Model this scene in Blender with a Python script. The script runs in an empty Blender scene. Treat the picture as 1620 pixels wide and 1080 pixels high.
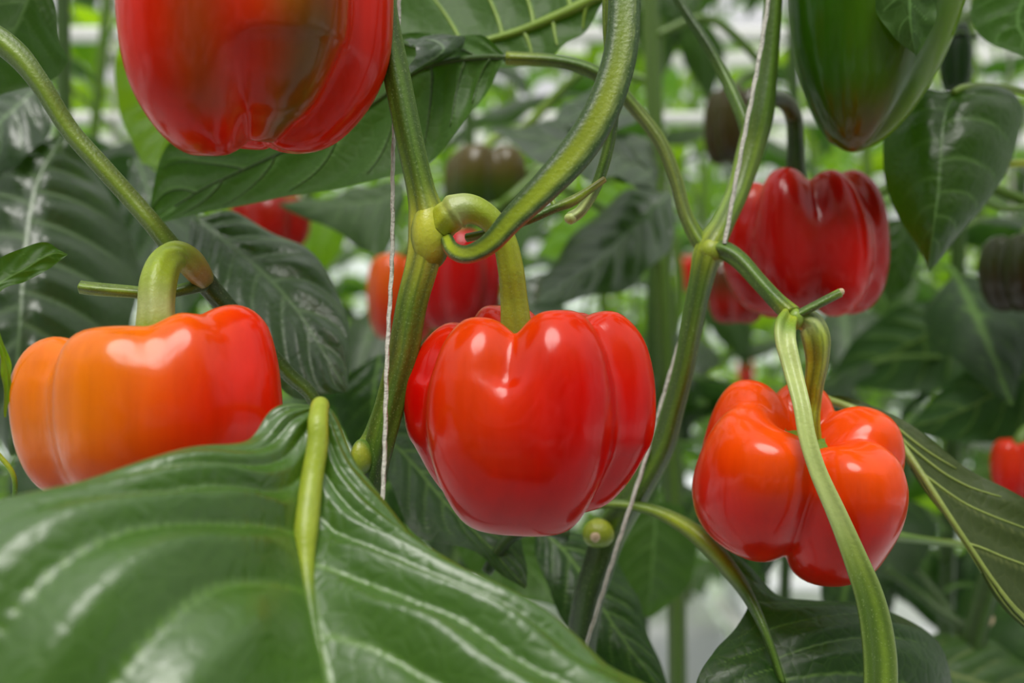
import bpy, math, random
from math import sin, cos, pi, exp, radians as RAD
import numpy as np
from mathutils import Vector, Matrix, Euler

SC = bpy.context.scene
COL = SC.collection
F = 1575.0            # focal length in pixels of the 1620 px wide frame (35 mm on 36 mm)
CZ = 1.3              # camera height

# ------------------------------------------------------------------ camera
cam_d = bpy.data.cameras.new('camera')
cam_d.lens = 35.0; cam_d.sensor_width = 36.0
cam_d.clip_start = 0.02; cam_d.clip_end = 100
cam_d.dof.use_dof = True
cam_d.dof.focus_distance = 0.35
cam_d.dof.aperture_fstop = 5.8
cam = bpy.data.objects.new('camera', cam_d); COL.objects.link(cam)
cam.location = (0, 0, CZ); cam.rotation_euler = (pi/2, 0, 0)
SC.camera = cam

# ------------------------------------------------------------------ light
w = bpy.data.worlds.new('overcast_sky'); SC.world = w; w.use_nodes = True
nt = w.node_tree; nt.nodes.clear()
wo = nt.nodes.new('ShaderNodeOutputWorld'); bg = nt.nodes.new('ShaderNodeBackground')
tc = nt.nodes.new('ShaderNodeTexCoord'); sx = nt.nodes.new('ShaderNodeSeparateXYZ')
rp = nt.nodes.new('ShaderNodeValToRGB')
nt.links.new(tc.outputs['Generated'], sx.inputs[0]); nt.links.new(sx.outputs[2], rp.inputs[0])
rp.color_ramp.elements[0].position = 0.0; rp.color_ramp.elements[0].color = (0.50, 0.505, 0.51, 1)
rp.color_ramp.elements[1].position = 1.0; rp.color_ramp.elements[1].color = (1.0, 1.0, 1.0, 1)
nt.links.new(rp.outputs[0], bg.inputs[0]); bg.inputs[1].default_value = 1.7
nt.links.new(bg.outputs[0], wo.inputs[0])
sun_d = bpy.data.lights.new('diffused_sun', 'SUN'); sun_d.energy = 4.4; sun_d.angle = RAD(32)
sun_d.color = (1.0, 0.97, 0.92)
sun = bpy.data.objects.new('diffused_sun', sun_d); COL.objects.link(sun)
sun.rotation_euler = Vector((0.10, 0.62, -1.0)).to_track_quat('-Z', 'Y').to_euler()

SC.view_settings.view_transform = 'Standard'; SC.view_settings.look = 'None'
SC.view_settings.gamma = 1.0; SC.view_settings.use_curve_mapping = False
SC.view_settings.exposure = -0.55
SC.cycles.max_bounces = 8; SC.cycles.transmission_bounces = 4; SC.cycles.diffuse_bounces = 4

# ------------------------------------------------------------------ helpers
def P(px, py, d):
    return Vector(((px-810)/F*d, d, CZ-(py-540)/F*d))

def tag(o, label=None, cat=None, group=None, kind=None):
    if label: o['label'] = label
    if cat: o['category'] = cat
    if group: o['group'] = group
    if kind: o['kind'] = kind
    return o

def empty(name, loc, label, cat, group=None):
    o = bpy.data.objects.new(name, None); COL.objects.link(o)
    o.location = loc; o.empty_display_size = 0.02
    return tag(o, label, cat, group)

def wloc(o):
    v = Vector((0, 0, 0))
    while o is not None:
        v += o.location; o = o.parent
    return v

def link_mesh(name, V, Fc, mat, parent=None, col=None, vein=None, smooth=True, origin=None):
    """V in world space (parents only translate); the mesh goes under its parent."""
    me = bpy.data.meshes.new(name)
    off = wloc(parent) if parent is not None else Vector((0, 0, 0))
    loc = Vector((0, 0, 0))
    if origin is not None: loc = Vector(origin)-off
    o3 = np.array(off+loc)
    V = np.asarray(V, dtype=np.float64)-o3
    me.from_pydata(V.tolist(), [], Fc)
    if smooth: me.polygons.foreach_set('use_smooth', [True]*len(me.polygons))
    if col is not None:
        a = me.attributes.new('Col', 'FLOAT_COLOR', 'POINT')
        c = np.ones((len(V), 4), dtype=np.float32); c[:, :3] = col
        a.data.foreach_set('color', c.ravel())
    if vein is not None:
        a = me.attributes.new('vein', 'FLOAT', 'POINT')
        a.data.foreach_set('value', np.asarray(vein, dtype=np.float32).ravel())
    me.materials.append(mat)
    me.update()
    o = bpy.data.objects.new(name, me); COL.objects.link(o)
    if parent is not None: o.parent = parent
    o.location = loc
    return o

def spline(pts, n):
    """Catmull-Rom through rows of pts, uniform parameter."""
    p = np.asarray(pts, dtype=float)
    if len(p) == 2:
        t = np.linspace(0, 1, n)[:, None]
        return p[0]*(1-t)+p[1]*t
    p = np.vstack([2*p[0]-p[1], p, 2*p[-1]-p[-2]])
    m = len(p)-3
    out = []
    for t in np.linspace(0, m, n):
        i = min(int(t), m-1); f = t-i
        a, b, c, d = p[i], p[i+1], p[i+2], p[i+3]
        out.append(0.5*((2*b)+(-a+c)*f+(2*a-5*b+4*c-d)*f*f+(-a+3*b-3*c+d)*f**3))
    return np.array(out)

# ------------------------------------------------------------------ materials
def nodes(name):
    m = bpy.data.materials.new(name); m.use_nodes = True
    t = m.node_tree; t.nodes.clear()
    out = t.nodes.new('ShaderNodeOutputMaterial')
    return m, t, out

def NN(t, kind, **kw):
    n = t.nodes.new(kind)
    for k, v in kw.items(): setattr(n, k, v)
    return n

def mixrgb(t, fac, a, b, mode='MIX'):
    n = t.nodes.new('ShaderNodeMix'); n.data_type = 'RGBA'; n.blend_type = mode
    def put(sock, v):
        if isinstance(v, (int, float)): sock.default_value = v
        elif isinstance(v, tuple): sock.default_value = (*v, 1) if len(v) == 3 else v
        else: t.links.new(v, sock)
    put(n.inputs[0], fac); put(n.inputs[6], a); put(n.inputs[7], b)
    return n.outputs[2]

def maprange(t, v, a, b, c=0.0, d=1.0):
    n = t.nodes.new('ShaderNodeMapRange'); t.links.new(v, n.inputs[0])
    for i, x in zip((1, 2, 3, 4), (a, b, c, d)): n.inputs[i].default_value = x
    return n.outputs[0]

def noise(t, scale, detail=2.0, vec=None, rough=0.5):
    n = t.nodes.new('ShaderNodeTexNoise'); n.inputs['Scale'].default_value = scale
    n.inputs['Detail'].default_value = detail; n.inputs['Roughness'].default_value = rough
    if vec is not None: t.links.new(vec, n.inputs['Vector'])
    return n.outputs['Fac']

def objcoord(t, scale=None):
    c = t.nodes.new('ShaderNodeTexCoord')
    if scale is None: return c.outputs['Object']
    m = t.nodes.new('ShaderNodeMapping'); m.inputs['Scale'].default_value = scale
    t.links.new(c.outputs['Object'], m.inputs[0]); return m.outputs[0]

def bump(t, h, strength, dist):
    b = t.nodes.new('ShaderNodeBump'); b.inputs['Strength'].default_value = strength
    b.inputs['Distance'].default_value = dist; t.links.new(h, b.inputs['Height'])
    return b.outputs[0]

def pepper_mat():
    m, t, out = nodes('pepper_skin')
    at = NN(t, 'ShaderNodeAttribute', attribute_name='Col')
    st = noise(t, 1.0, 4.0, objcoord(t, (120, 120, 9)), 0.6)
    c = mixrgb(t, maprange(t, st, 0.35, 0.7, 0, 0.40), at.outputs['Color'], mixrgb(t, 1.0, at.outputs['Color'], (0.62, 0.5, 0.5), 'MULTIPLY'))
    sp = noise(t, 900, 2.0, objcoord(t))
    c2 = mixrgb(t, maprange(t, sp, 0.66, 0.8, 0, 0.03), c, (0.8, 0.30, 0.12))
    b = NN(t, 'ShaderNodeBsdfPrincipled')
    t.links.new(c2, b.inputs['Base Color'])
    b.inputs['Roughness'].default_value = 0.30
    b.inputs['Specular IOR Level'].default_value = 0.03
    b.inputs['Coat Weight'].default_value = 0.62; b.inputs['Coat Roughness'].default_value = 0.16
    b.inputs['Subsurface Weight'].default_value = 0.12
    b.inputs['Subsurface Radius'].default_value = (1.0, 0.25, 0.08)
    b.inputs['Subsurface Scale'].default_value = 0.004
    nb = noise(t, 60, 2.0, objcoord(t))
    t.links.new(bump(t, nb, 0.25, 0.0012), b.inputs['Normal'])
    t.links.new(bump(t, nb, 0.25, 0.0012), b.inputs['Coat Normal'])
    t.links.new(b.outputs[0], out.inputs[0]); return m

def stem_mat():
    m, t, out = nodes('stem_skin')
    at = NN(t, 'ShaderNodeAttribute', attribute_name='Col')
    n1 = noise(t, 140, 4.0, objcoord(t), 0.65)
    c = mixrgb(t, maprange(t, n1, 0.35, 0.75, 0, 0.26), at.outputs['Color'], (0.05, 0.11, 0.012))
    n2 = noise(t, 1500, 1.0, objcoord(t))
    c = mixrgb(t, maprange(t, n2, 0.62, 0.75, 0, 0.30), c, (0.42, 0.52, 0.22))
    b = NN(t, 'ShaderNodeBsdfPrincipled'); t.links.new(c, b.inputs['Base Color'])
    b.inputs['Roughness'].default_value = 0.40
    b.inputs['Subsurface Weight'].default_value = 0.12
    b.inputs['Subsurface Radius'].default_value = (0.5, 1.0, 0.2)
    b.inputs['Subsurface Scale'].default_value = 0.002
    n3 = noise(t, 700, 3.0, objcoord(t))
    t.links.new(bump(t, n3, 0.35, 0.0006), b.inputs['Normal'])
    t.links.new(b.outputs[0], out.inputs[0]); return m

def leaf_mat(name, top, under, vein, trans, tw=0.3, rough=0.36, spec=0.5):
    m, t, out = nodes(name)
    at = NN(t, 'ShaderNodeAttribute', attribute_name='vein')
    geo = NN(t, 'ShaderNodeNewGeometry'); oi = NN(t, 'ShaderNodeObjectInfo')
    oc = objcoord(t)
    n1 = noise(t, 28, 4.0, oc, 0.6)
    topc = mixrgb(t, maprange(t, n1, 0.3, 0.7, 0, 0.5), top, tuple(x*1.6 for x in top))
    face = mixrgb(t, geo.outputs['Backfacing'], topc, under)
    vc = mixrgb(t, geo.outputs['Backfacing'], vein, tuple(min(1, x*1.15) for x in vein))
    vo = NN(t, 'ShaderNodeTexVoronoi', feature='DISTANCE_TO_EDGE'); vo.inputs['Scale'].default_value = 170
    t.links.new(oc, vo.inputs['Vector'])
    tert = maprange(t, vo.outputs['Distance'], 0.0, 0.09, 0.09, 0.0)
    mx = NN(t, 'ShaderNodeMath', operation='MAXIMUM'); t.links.new(maprange(t, at.outputs['Fac'], 0.15, 1.0, 0, 0.85), mx.inputs[0]); t.links.new(tert, mx.inputs[1])
    c = mixrgb(t, mx.outputs[0], face, vc)
    hsv = NN(t, 'ShaderNodeHueSaturation'); t.links.new(c, hsv.inputs['Color'])
    t.links.new(maprange(t, oi.outputs['Random'], 0, 1, 0.75, 1.3), hsv.inputs['Value'])
    t.links.new(maprange(t, oi.outputs['Random'], 0, 1, 0.495, 0.51), hsv.inputs['Hue'])
    b = NN(t, 'ShaderNodeBsdfPrincipled'); t.links.new(hsv.outputs[0], b.inputs['Base Color'])
    rr = NN(t, 'ShaderNodeMath', operation='MULTIPLY_ADD'); t.links.new(geo.outputs['Backfacing'], rr.inputs[0])
    rr.inputs[1].default_value = 0.2; rr.inputs[2].default_value = rough
    t.links.new(rr.outputs[0], b.inputs['Roughness'])
    b.inputs['Specular IOR Level'].default_value = spec
    bt = mixrgb(t, 0.5, maprange(t, vo.outputs['Distance'], 0, 0.25), noise(t, 330, 3.0, oc))
    nrm = bump(t, bt, 0.32, 0.0008); t.links.new(nrm, b.inputs['Normal'])
    tr = NN(t, 'ShaderNodeBsdfTranslucent')
    tcol = mixrgb(t, maprange(t, at.outputs['Fac'], 0.2, 1.0, 0, 0.6), trans, tuple(x*0.45 for x in trans))
    t.links.new(tcol, tr.inputs[0])
    ms = NN(t, 'ShaderNodeMixShader'); ms.inputs[0].default_value = tw
    t.links.new(b.outputs[0], ms.inputs[1]); t.links.new(tr.outputs[0], ms.inputs[2])
    t.links.new(ms.outputs[0], out.inputs[0]); return m

def plain_mat(name, c, rough=0.6, nscale=40, nmix=0.15, c2=None, bstr=0.1):
    m, t, out = nodes(name)
    n1 = noise(t, nscale, 4.0, objcoord(t))
    cc = mixrgb(t, maprange(t, n1, 0.3, 0.7, 0, nmix), c, c2 or tuple(x*0.6 for x in c))
    b = NN(t, 'ShaderNodeBsdfPrincipled'); t.links.new(cc, b.inputs['Base Color'])
    b.inputs['Roughness'].default_value = rough
    t.links.new(bump(t, n1, bstr, 0.002), b.inputs['Normal'])
    t.links.new(b.outputs[0], out.inputs[0]); return m

M_PEP = pepper_mat()
M_STEM = stem_mat()
M_LEAF = leaf_mat('leaf_mature', (0.019, 0.040, 0.004), (0.030, 0.068, 0.004), (0.13, 0.24, 0.06), (0.13, 0.40, 0.006), 0.24)
M_LEAFG = leaf_mat('leaf_grey_green', (0.017, 0.036, 0.011), (0.04, 0.085, 0.014), (0.15, 0.24, 0.10), (0.12, 0.32, 0.01), 0.16, 0.34, 0.75)
M_LEAFY = leaf_mat('leaf_young', (0.03, 0.10, 0.006), (0.055, 0.16, 0.012), (0.16, 0.32, 0.04), (0.50, 0.85, 0.006), 0.48)
M_LEAFF = leaf_mat('leaf_foreground', (0.034, 0.074, 0.007), (0.05, 0.14, 0.02), (0.12, 0.22, 0.02), (0.16, 0.45, 0.01), 0.16, 0.36, 1.0)
M_LEAFO = leaf_mat('leaf_olive', (0.020, 0.05, 0.008), (0.040, 0.062, 0.010), (0.16, 0.19, 0.05), (0.13, 0.25, 0.01), 0.18, 0.42)
M_LEAFD = leaf_mat('leaf_dark', (0.010, 0.026, 0.005), (0.020, 0.055, 0.008), (0.13, 0.24, 0.04), (0.08, 0.28, 0.006), 0.14, 0.42, 0.4)
M_TWINE = plain_mat('twine', (0.62, 0.60, 0.54), 0.8, 600, 0.5, (0.38, 0.36, 0.30), 0.6)
M_FILM = plain_mat('white_ground_film', (0.80, 0.82, 0.86), 0.45, 6, 0.3, (0.55, 0.58, 0.62), 0.4)
M_WHITE = plain_mat('white_painted_steel', (0.78, 0.78, 0.76), 0.4, 20, 0.15)
M_SLAB = plain_mat('white_slab_wrap', (0.88, 0.89, 0.92), 0.35, 9, 0.25, (0.6, 0.62, 0.66), 0.5)
M_GLASS = plain_mat('hazy_greenhouse_glass', (0.72, 0.78, 0.74), 0.5, 3, 0.3)
M_PITH = plain_mat('cut_pith', (0.62, 0.50, 0.34), 0.8, 500, 0.5, (0.30, 0.16, 0.05))

# colours (linear)
RED = (0.62, 0.0012, 0.0006); DRED = (0.32, 0.001, 0.001); ORA = (0.74, 0.048, 0.001); YOR = (0.80, 0.16, 0.003)
YEL = (0.72, 0.50, 0.02); DGR = (0.030, 0.070, 0.006); MGR = (0.075, 0.17, 0.010); BRN = (0.10, 0.035, 0.006)
SG = (0.10, 0.19, 0.016); SGD = (0.035, 0.080, 0.009); SGL = (0.21, 0.32, 0.030); SY = (0.42, 0.47, 0.025)
SYG = (0.31, 0.39, 0.015); SPALE = (0.46, 0.54, 0.18); SRED = (0.42, 0.12, 0.03); SDD = (0.035, 0.075, 0.016)
def mixc(a, b, f):
    f = max(0.0, min(1.0, f)); return tuple(x*(1-f)+y*f for x, y in zip(a, b))
def smooth(a, b, x):
    t = max(0.0, min(1.0, (x-a)/(b-a))); return t*t*(3-2*t)

# ------------------------------------------------------------------ tube
def tube(name, pts, parent, cols=(SG,), mat=None, k=0, amp=0.0, flat=1.0, stripe=None, world=False,
         nside=20, per=10, caps=True, stripe_dark=0.25, groove=None, label=None, front=Vector((0, -1, 0)), knobs=()):
    """pts: (px, py, depth, radius_px) or, with world=True, (x, y, z, radius_m). theta=0 faces the camera side (front).
    knobs: (t, extra, width) swellings of the radius."""
    q = []
    for p in pts:
        if world: q.append(p)
        else:
            v = P(p[0], p[1], p[2]); q.append((v.x, v.y, v.z, p[3]*p[2]/F))
    n = per*(len(q)-1)+1
    S = spline(q, n)
    C = S[:, :3]; Rr = np.maximum(S[:, 3], 1e-4)
    cols = spline(cols, n) if len(cols) > 1 else np.tile(np.array(cols[0], dtype=float), (n, 1))
    cols = np.clip(cols, 0.002, 1)
    V, CC = [], []
    T = np.gradient(C, axis=0); T /= np.linalg.norm(T, axis=1)[:, None]
    U = None
    for i in range(n):
        t = Vector(T[i])
        if U is None:
            U = front - t*front.dot(t)
            if U.length < 0.1: U = Vector((1, 0, 0))-t*t.x
        else:
            f2 = front - t*front.dot(t)
            U = U - t*U.dot(t)
            if f2.length > 0.35: U = U*0.6+f2*0.4
        U.normalize(); W = t.cross(U)
        tt = i/(n-1)
        rr = Rr[i]
        for (kt, ke, kw) in knobs: rr *= 1+ke*exp(-((tt-kt)/kw)**2)
        c = Vector(C[i])
        for j in range(nside):
            th = 2*pi*j/nside
            r = rr*(1+amp*cos(k*th))
            x = cos(th)*r*flat; y = sin(th)*r
            if groove: 
                dth = min(th, 2*pi-th)
                x -= groove*rr*exp(-(dth/0.55)**2)
            V.append(c+U*x+W*y)
            b = tuple(cols[i])
            if stripe: b = stripe(b, th, tt)
            elif k:
                b = mixc(b, tuple(v*(1-stripe_dark*2) for v in b), 0.5-0.5*cos(k*th+1.5*sin(5*tt)))
                b = mixc(b, SGD, 0.55*smooth(.35, 1.0, cos(9*th+2*sin(7*tt+k))))
            CC.append(b)
    Fc = []
    for i in range(n-1):
        for j in range(nside):
            a = i*nside+j; b2 = i*nside+(j+1) % nside
            Fc.append((a, b2, b2+nside, a+nside))
    if caps:
        Fc.append(tuple(reversed(range(nside)))); Fc.append(tuple(range((n-1)*nside, n*nside)))
    org = None
    o = link_mesh(name, [tuple(v) for v in V], Fc, mat or M_STEM, parent, col=CC)
    if label: o['label'] = label
    return o

# ------------------------------------------------------------------ leaf from three curves
def leaf3(name, L, Mm, R, parent, mat, face='top', nu=56, nv=28, veins=7, slant=0.22, relief=0.018, bulge=0.10,
          wave=0.02, wfreq=3.0, midw=0.02, ribs=None, label=None, seed=0, world=False, edge_curl=0.0, rib_r=None, vw=0.012, cup=0.0, tilt=0.0):
    """L, Mm, R: rows (px, py, depth) of the left edge, the midrib and the right edge, base to tip."""
    rng = random.Random(seed)
    yc = sum(p[1] for p in Mm)/len(Mm)
    cv = (lambda a: [tuple(P(p[0], p[1], p[2]*(1-tilt*(p[1]-yc)/F))) for p in a]) if not world else (lambda a: a)
    m = spline(cv(Mm), nu+1); l = spline(cv(L), nu+1); r = spline(cv(R), nu+1)
    ln = float(np.sum(np.linalg.norm(np.diff(m, axis=0), axis=1)))
    hw = float(max(np.linalg.norm(l-m, axis=1).max(), np.linalg.norm(r-m, axis=1).max()))
    T = np.gradient(m, axis=0); T /= (np.linalg.norm(T, axis=1)[:, None]+1e-9)
    A = (r-l); 
    D = np.cross(T, A); dl = np.linalg.norm(D, axis=1)
    D[dl > 1e-9] /= dl[dl > 1e-9][:, None]
    # smooth and orient toward the camera
    view = m-np.array((0, 0, CZ))
    mid = slice(nu//5, max(nu//5+1, 4*nu//5))
    if not world and float(np.sum(D[mid]*view[mid])) > 0: D = -D
    if world and D[mid][:, 2].mean() < 0: D = -D
    top = 1.0 if face == 'top' else -1.0      # top side looks along +D * top
    ph = rng.random()*6.28; ph2 = rng.random()*6.28; vj = [rng.uniform(-.12, .12) for _ in range(40)]
    V = np.zeros((nu+1, nv+1, 3)); VE = np.zeros((nu+1, nv+1))
    vs = np.linspace(-1, 1, nv+1)
    for i in range(nu+1):
        t = i/nu
        for j, v in enumerate(vs):
            a = abs(v); E = l[i] if v < 0 else r[i]
            we = np.linalg.norm(E-m[i])
            p = m[i]+(E-m[i])*a
            tt = t-slant*a**1.3
            ph_ = tt*veins+(0.5 if v > 0 else 0.0)+0.15*sin(9*t+ph2)
            fr = ph_-math.floor(ph_); dist = min(fr, 1-fr)
            fade = (1-a**5)*min(1, we/hw*1.5)
            q = (2*dist)**0.75*min(1.0, a*5)*fade
            h = relief*ln*(q-0.4)*min(1.0, a*4) + cup*we*a*a
            h += bulge*we*4*a*(1-a)*0.5
            h += wave*ln*a*a*sin(2*pi*wfreq*t+ph+(1.7 if v > 0 else 0))*fade_edge(t)
            h -= edge_curl*we*a**3
            V[i, j] = p+D[i]*h*top
            sw = vw*(1-0.65*a)*veins
            side = exp(-(dist/sw)**2)*min(1, (1-a)*3+0.15) if 0 < ph_ else 0
            mw = exp(-(a*we/(midw*ln*0.5*(1-0.75*t)+1e-6))**2)
            VE[i, j] = max(side*0.8, mw)
    Fc = []
    idx = lambda i, j: i*(nv+1)+j
    # winding so that the face normal looks along +D*top
    a0, b0, c0 = V[nu//2, nv//2], V[nu//2+1, nv//2], V[nu//2, nv//2+1]
    nn = np.cross(b0-a0, c0-a0)
    flip = float(np.dot(nn, D[nu//2]*top)) < 0
    for i in range(nu):
        for j in range(nv):
            f = (idx(i, j), idx(i+1, j), idx(i+1, j+1), idx(i, j+1))
            Fc.append(tuple(reversed(f)) if flip else f)
    org = tuple(m[0])
    o = link_mesh(name, V.reshape(-1, 3), Fc, mat, parent, vein=VE.ravel(), origin=org)
    if label: o['label'] = label
    if ribs:
        rcol = ribs; side = -1.0
        rad = (rib_r or 0.010)*ln
        rp = []
        for i in range(0, nu+1, max(1, nu//12)):
            p = V[i, nv//2]-D[i]*top*rad*0.35*(1-i/nu)
            rp.append((*p, rad*(1-0.8*i/nu)+0.0001))
        tube('midrib', rp, o, cols=(rcol,), world=True, nside=10, per=4)
        # side veins
        for s in (-1, 1):
            for kq in range(veins+1):
                t0 = (kq-(0.5 if s > 0 else 0.0)-0.15*sin(9*kq/veins+ph2))/veins
                if t0 < 0.02 or t0 > 0.9: continue
                pts = []
                for a in np.linspace(0.0, 0.86, 7):
                    t = t0+slant*a**1.3
                    if t > 1: break
                    ii = t*nu; i0 = min(int(ii), nu-1); f = ii-i0
                    jj = (1+s*a)*nv/2; j0 = min(int(jj), nv-1); g = jj-j0
                    p = (V[i0, j0]*(1-f)*(1-g)+V[i0+1, j0]*f*(1-g)+V[i0, j0+1]*(1-f)*g+V[i0+1, j0+1]*f*g)
                    rv = rad*0.5*(1-0.8*a)*(1-0.5*t0)
                    pts.append((*(p-D[i0]*top*rv*0.3), rv+0.00008))
                if len(pts) >= 3: tube('side_vein', pts, o, cols=(rcol,), world=True, nside=6, per=3)
    return o

def fade_edge(t): return sin(pi*min(1, max(0, t)))**0.5

# ------------------------------------------------------------------ pepper body
PROF_BLOCK = [(0.0, 0.50), (0.10, 0.53), (0.28, 0.74), (0.50, 0.97), (0.72, 0.98), (0.90, 0.76), (0.99, 0.36), (1.0, 0.0), (0.96, -0.40),
              (0.86, -0.74), (0.68, -0.96), (0.46, -1.0), (0.24, -0.90), (0.10, -0.82), (0.0, -0.80)]
def pepper(label, c, halfw, halfh, lobes, colf, prof=None, rot=(0, 0, 0), depthscale=1.0, pexp=16, crease_z=0.10, cw=13.0, bw=(), nth=120, ns=60,
           group=None, cat='bell pepper', creasek=1.0, wob=0.012, seed=1, bodyname='body', name='bell_pepper'):
    """c = (px, py, depth) of the body centre; halfw, halfh in px at that depth; lobes = (theta_deg, a, b, top, bottom)"""
    ctr = P(*c); W = halfw*c[2]/F; H = halfh*c[2]/F
    root = empty(name, ctr, label, cat, group)
    rng = random.Random(seed); w1, w2, w3 = [rng.random()*6.28 for _ in range(3)]
    S = spline(prof or PROF_BLOCK, ns+1)
    th = np.linspace(0, 2*pi, nth, endpoint=False)
    Rt = np.zeros(nth); Tp = np.zeros(nth); Bt = np.zeros(nth); Cr = np.zeros(nth); am = [0]*nth
    for i, t in enumerate(th):
        vals = []
        for (td, a, b, tp, bt) in lobes:
            d = (t-RAD(td)+pi) % (2*pi)-pi
            q = b*b-(a*sin(d))**2
            r = a*cos(d)+math.sqrt(q) if (q > 0 and a*cos(d)+math.sqrt(q) > 0) else 0.05
            vals.append((max(r, 0.05), tp, bt))
        sm = sum(v[0]**pexp for v in vals)
        Rt[i] = sm**(1/pexp)
        ws = [(v[0]**12) for v in vals]; sw = sum(ws)
        Tp[i] = sum(x*v[1] for x, v in zip(ws, vals))/sw; Bt[i] = sum(x*v[2] for x, v in zip(ws, vals))/sw
        am[i] = max(range(len(vals)), key=lambda q_: vals[q_][0])
    Mw = np.full(nth, 0.35); Bw = np.full(nth, 0.8); Tw = np.ones(nth)
    for i in range(nth):
        if am[i] != am[(i+1) % nth]:
            b0 = th[i]+pi/nth; md_, bt_, tp_ = 0.35, 0.8, 1.0
            for (ba, bm, bb, btt) in bw:
                if abs((math.degrees(b0)-ba+180) % 360-180) < 22: md_, bt_, tp_ = bm, bb, btt
            for j in range(nth):
                d = abs((math.degrees(th[j]-b0)+180) % 360-180)
                c_ = exp(-(d/cw)**2)*0.8+exp(-(d/(cw*.45))**2)*.2
                if c_ > Cr[j]: Cr[j] = c_; Mw[j] = md_; Bw[j] = bt_; Tw[j] = tp_
    xe = max((Rt*np.cos(th)).max(), -(Rt*np.cos(th)).min())
    Rn = Rt/xe; mean = Rn.mean()
    rot = Euler([RAD(x) for x in rot]).to_matrix()
    V, CC = [], []
    for i in range(ns+1):
        s = i/ns; r0, z0 = S[i]
        r0 = max(0.0, r0)
        kk = smooth(0.03, 0.45, r0)
        up = smooth(-0.1, 0.7, z0); dn = smooth(0.1, 0.9, -z0)
        win = smooth(0.12, 0.5, r0)*(1-smooth(0.93, 1.0, r0)*0.6)
        for j in range(nth):
            t = th[j]
            R = (mean*(1-kk)+Rn[j]*kk)*r0
            z = z0 + Tp[j]*win*smooth(0.0, 0.6, z0) - Bt[j]*win*smooth(0.0, 0.6, -z0)
            z -= crease_z*Cr[j]*win*up*1.3*Tw[j]
            z += crease_z*Cr[j]*win*dn*0.9*Bw[j]
            R *= 1-0.10*creasek*Cr[j]*smooth(0.3, 0.9, r0)*(Mw[j]+(1-Mw[j])*up*Tw[j]+max(0, Bw[j]-Mw[j])*dn)
            R *= 1+wob*(sin(2*t+w1+2.0*z0)+sin(3*t+w2-3*z0)*0.7)
            z += 0.6*wob*sin(2*t+w3+3*r0)*win
            x, y = R*cos(t)*W, R*sin(t)*W*depthscale
            V.append(tuple(rot @ Vector((x, y, z*H))+ctr))
            CC.append(colf(math.degrees(t), z, R, Cr[j]))
    Fc = []
    for i in range(ns):
        for j in range(nth):
            a = i*nth+j; b = i*nth+(j+1) % nth
            Fc.append((a, a+nth, b+nth, b))
    o = link_mesh(bodyname, V, Fc, M_PEP, root, col=CC)
    root['_top'] = 0.0
    del root['_top']
    tp = rot @ Vector((0, 0, (S[0][1])*H))+ctr
    axis = rot @ Vector((0, 0, 1))
    return root, tp, axis, W, H

def calyx(root, at, axis, r, col=SG, n=6, seed=0):
    """green star shaped cap seated in the top of the fruit"""
    rng = random.Random(seed)
    ax = Vector(axis).normalized(); u = ax.orthogonal().normalized(); v = ax.cross(u)
    V, CC, Fc = [], [], []
    m = n*6; rings = 6
    for i in range(rings+1):
        f = i/rings
        for j in range(m):
            t = 2*pi*j/m
            rad = r*f*(1+0.28*f*cos(n*t)+0.04*sin(2*t+seed))
            h = r*(0.34*(1-f)**1.2+0.02)+r*0.30*f*f*f
            V.append(tuple(Vector(at)+u*rad*cos(t)+v*rad*sin(t)+ax*h)); CC.append(mixc(col, SGD, f*0.5))
    for i in range(rings):
        for j in range(m):
            a = i*m+j; b = i*m+(j+1) % m
            Fc.append((a, a+m, b+m, b))
    k0 = len(V)
    for i in (rings,):
        for j in range(m):
            p = Vector(V[i*m+j]); V.append(tuple(p-ax*r*0.16)); CC.append(SGD)
    for j in range(m):
        a = rings*m+j; b = rings*m+(j+1) % m; c = k0+(j+1) % m; d = k0+j
        Fc.append((a, d, c, b))
    return link_mesh('calyx', V, Fc, M_STEM, root, col=CC)

rnd = random.Random(7)

# ================================================================== THE SETTING
def box_mesh(x0, x1, y0, y1, z0, z1):
    V = [(x, y, z) for x in (x0, x1) for y in (y0, y1) for z in (z0, z1)]
    return V, [(0, 1, 3, 2), (4, 6, 7, 5), (0, 4, 5, 1), (2, 3, 7, 6), (0, 2, 6, 4), (1, 5, 7, 3)]

def bevel_box(name, dims, mat, parent=None, bev=0.01):
    V, Fc = box_mesh(*dims)
    o = link_mesh(name, V, Fc, mat, parent, smooth=False)
    md = o.modifiers.new('bevel', 'BEVEL'); md.width = bev; md.segments = 3
    return o

# floor: softly wrinkled white film
n = 60; V = []; Fc = []
for i in range(n+1):
    for j in range(n+1):
        x = -7+14*i/n; y = -4+15*j/n
        V.append((x, y, 0.006*sin(3.1*x+1.3*y)+0.006*sin(5.3*y-2*x)))
for i in range(n):
    for j in range(n):
        a = i*(n+1)+j; Fc.append((a, a+n+1, a+n+2, a+1))
tag(link_mesh('floor', V, Fc, M_FILM), kind='structure')
tag(bevel_box('wall_back', (-8, 8, 11.0, 11.06, 0, 2.2), M_GLASS), kind='structure')
for i, (z, y, h) in enumerate([(2.26, 3.35, 0.030), (1.98, 3.35, 0.022), (3.1, 6.0, 0.05), (1.765, 1.5, 0.011), (1.638, 1.5, 0.009)]):
    tag(bevel_box('trim_%d' % (i+1), (-7, 7, y, y+min(.05, 2*h), z-h, z+h), M_WHITE, bev=0.006), kind='structure')

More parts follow.
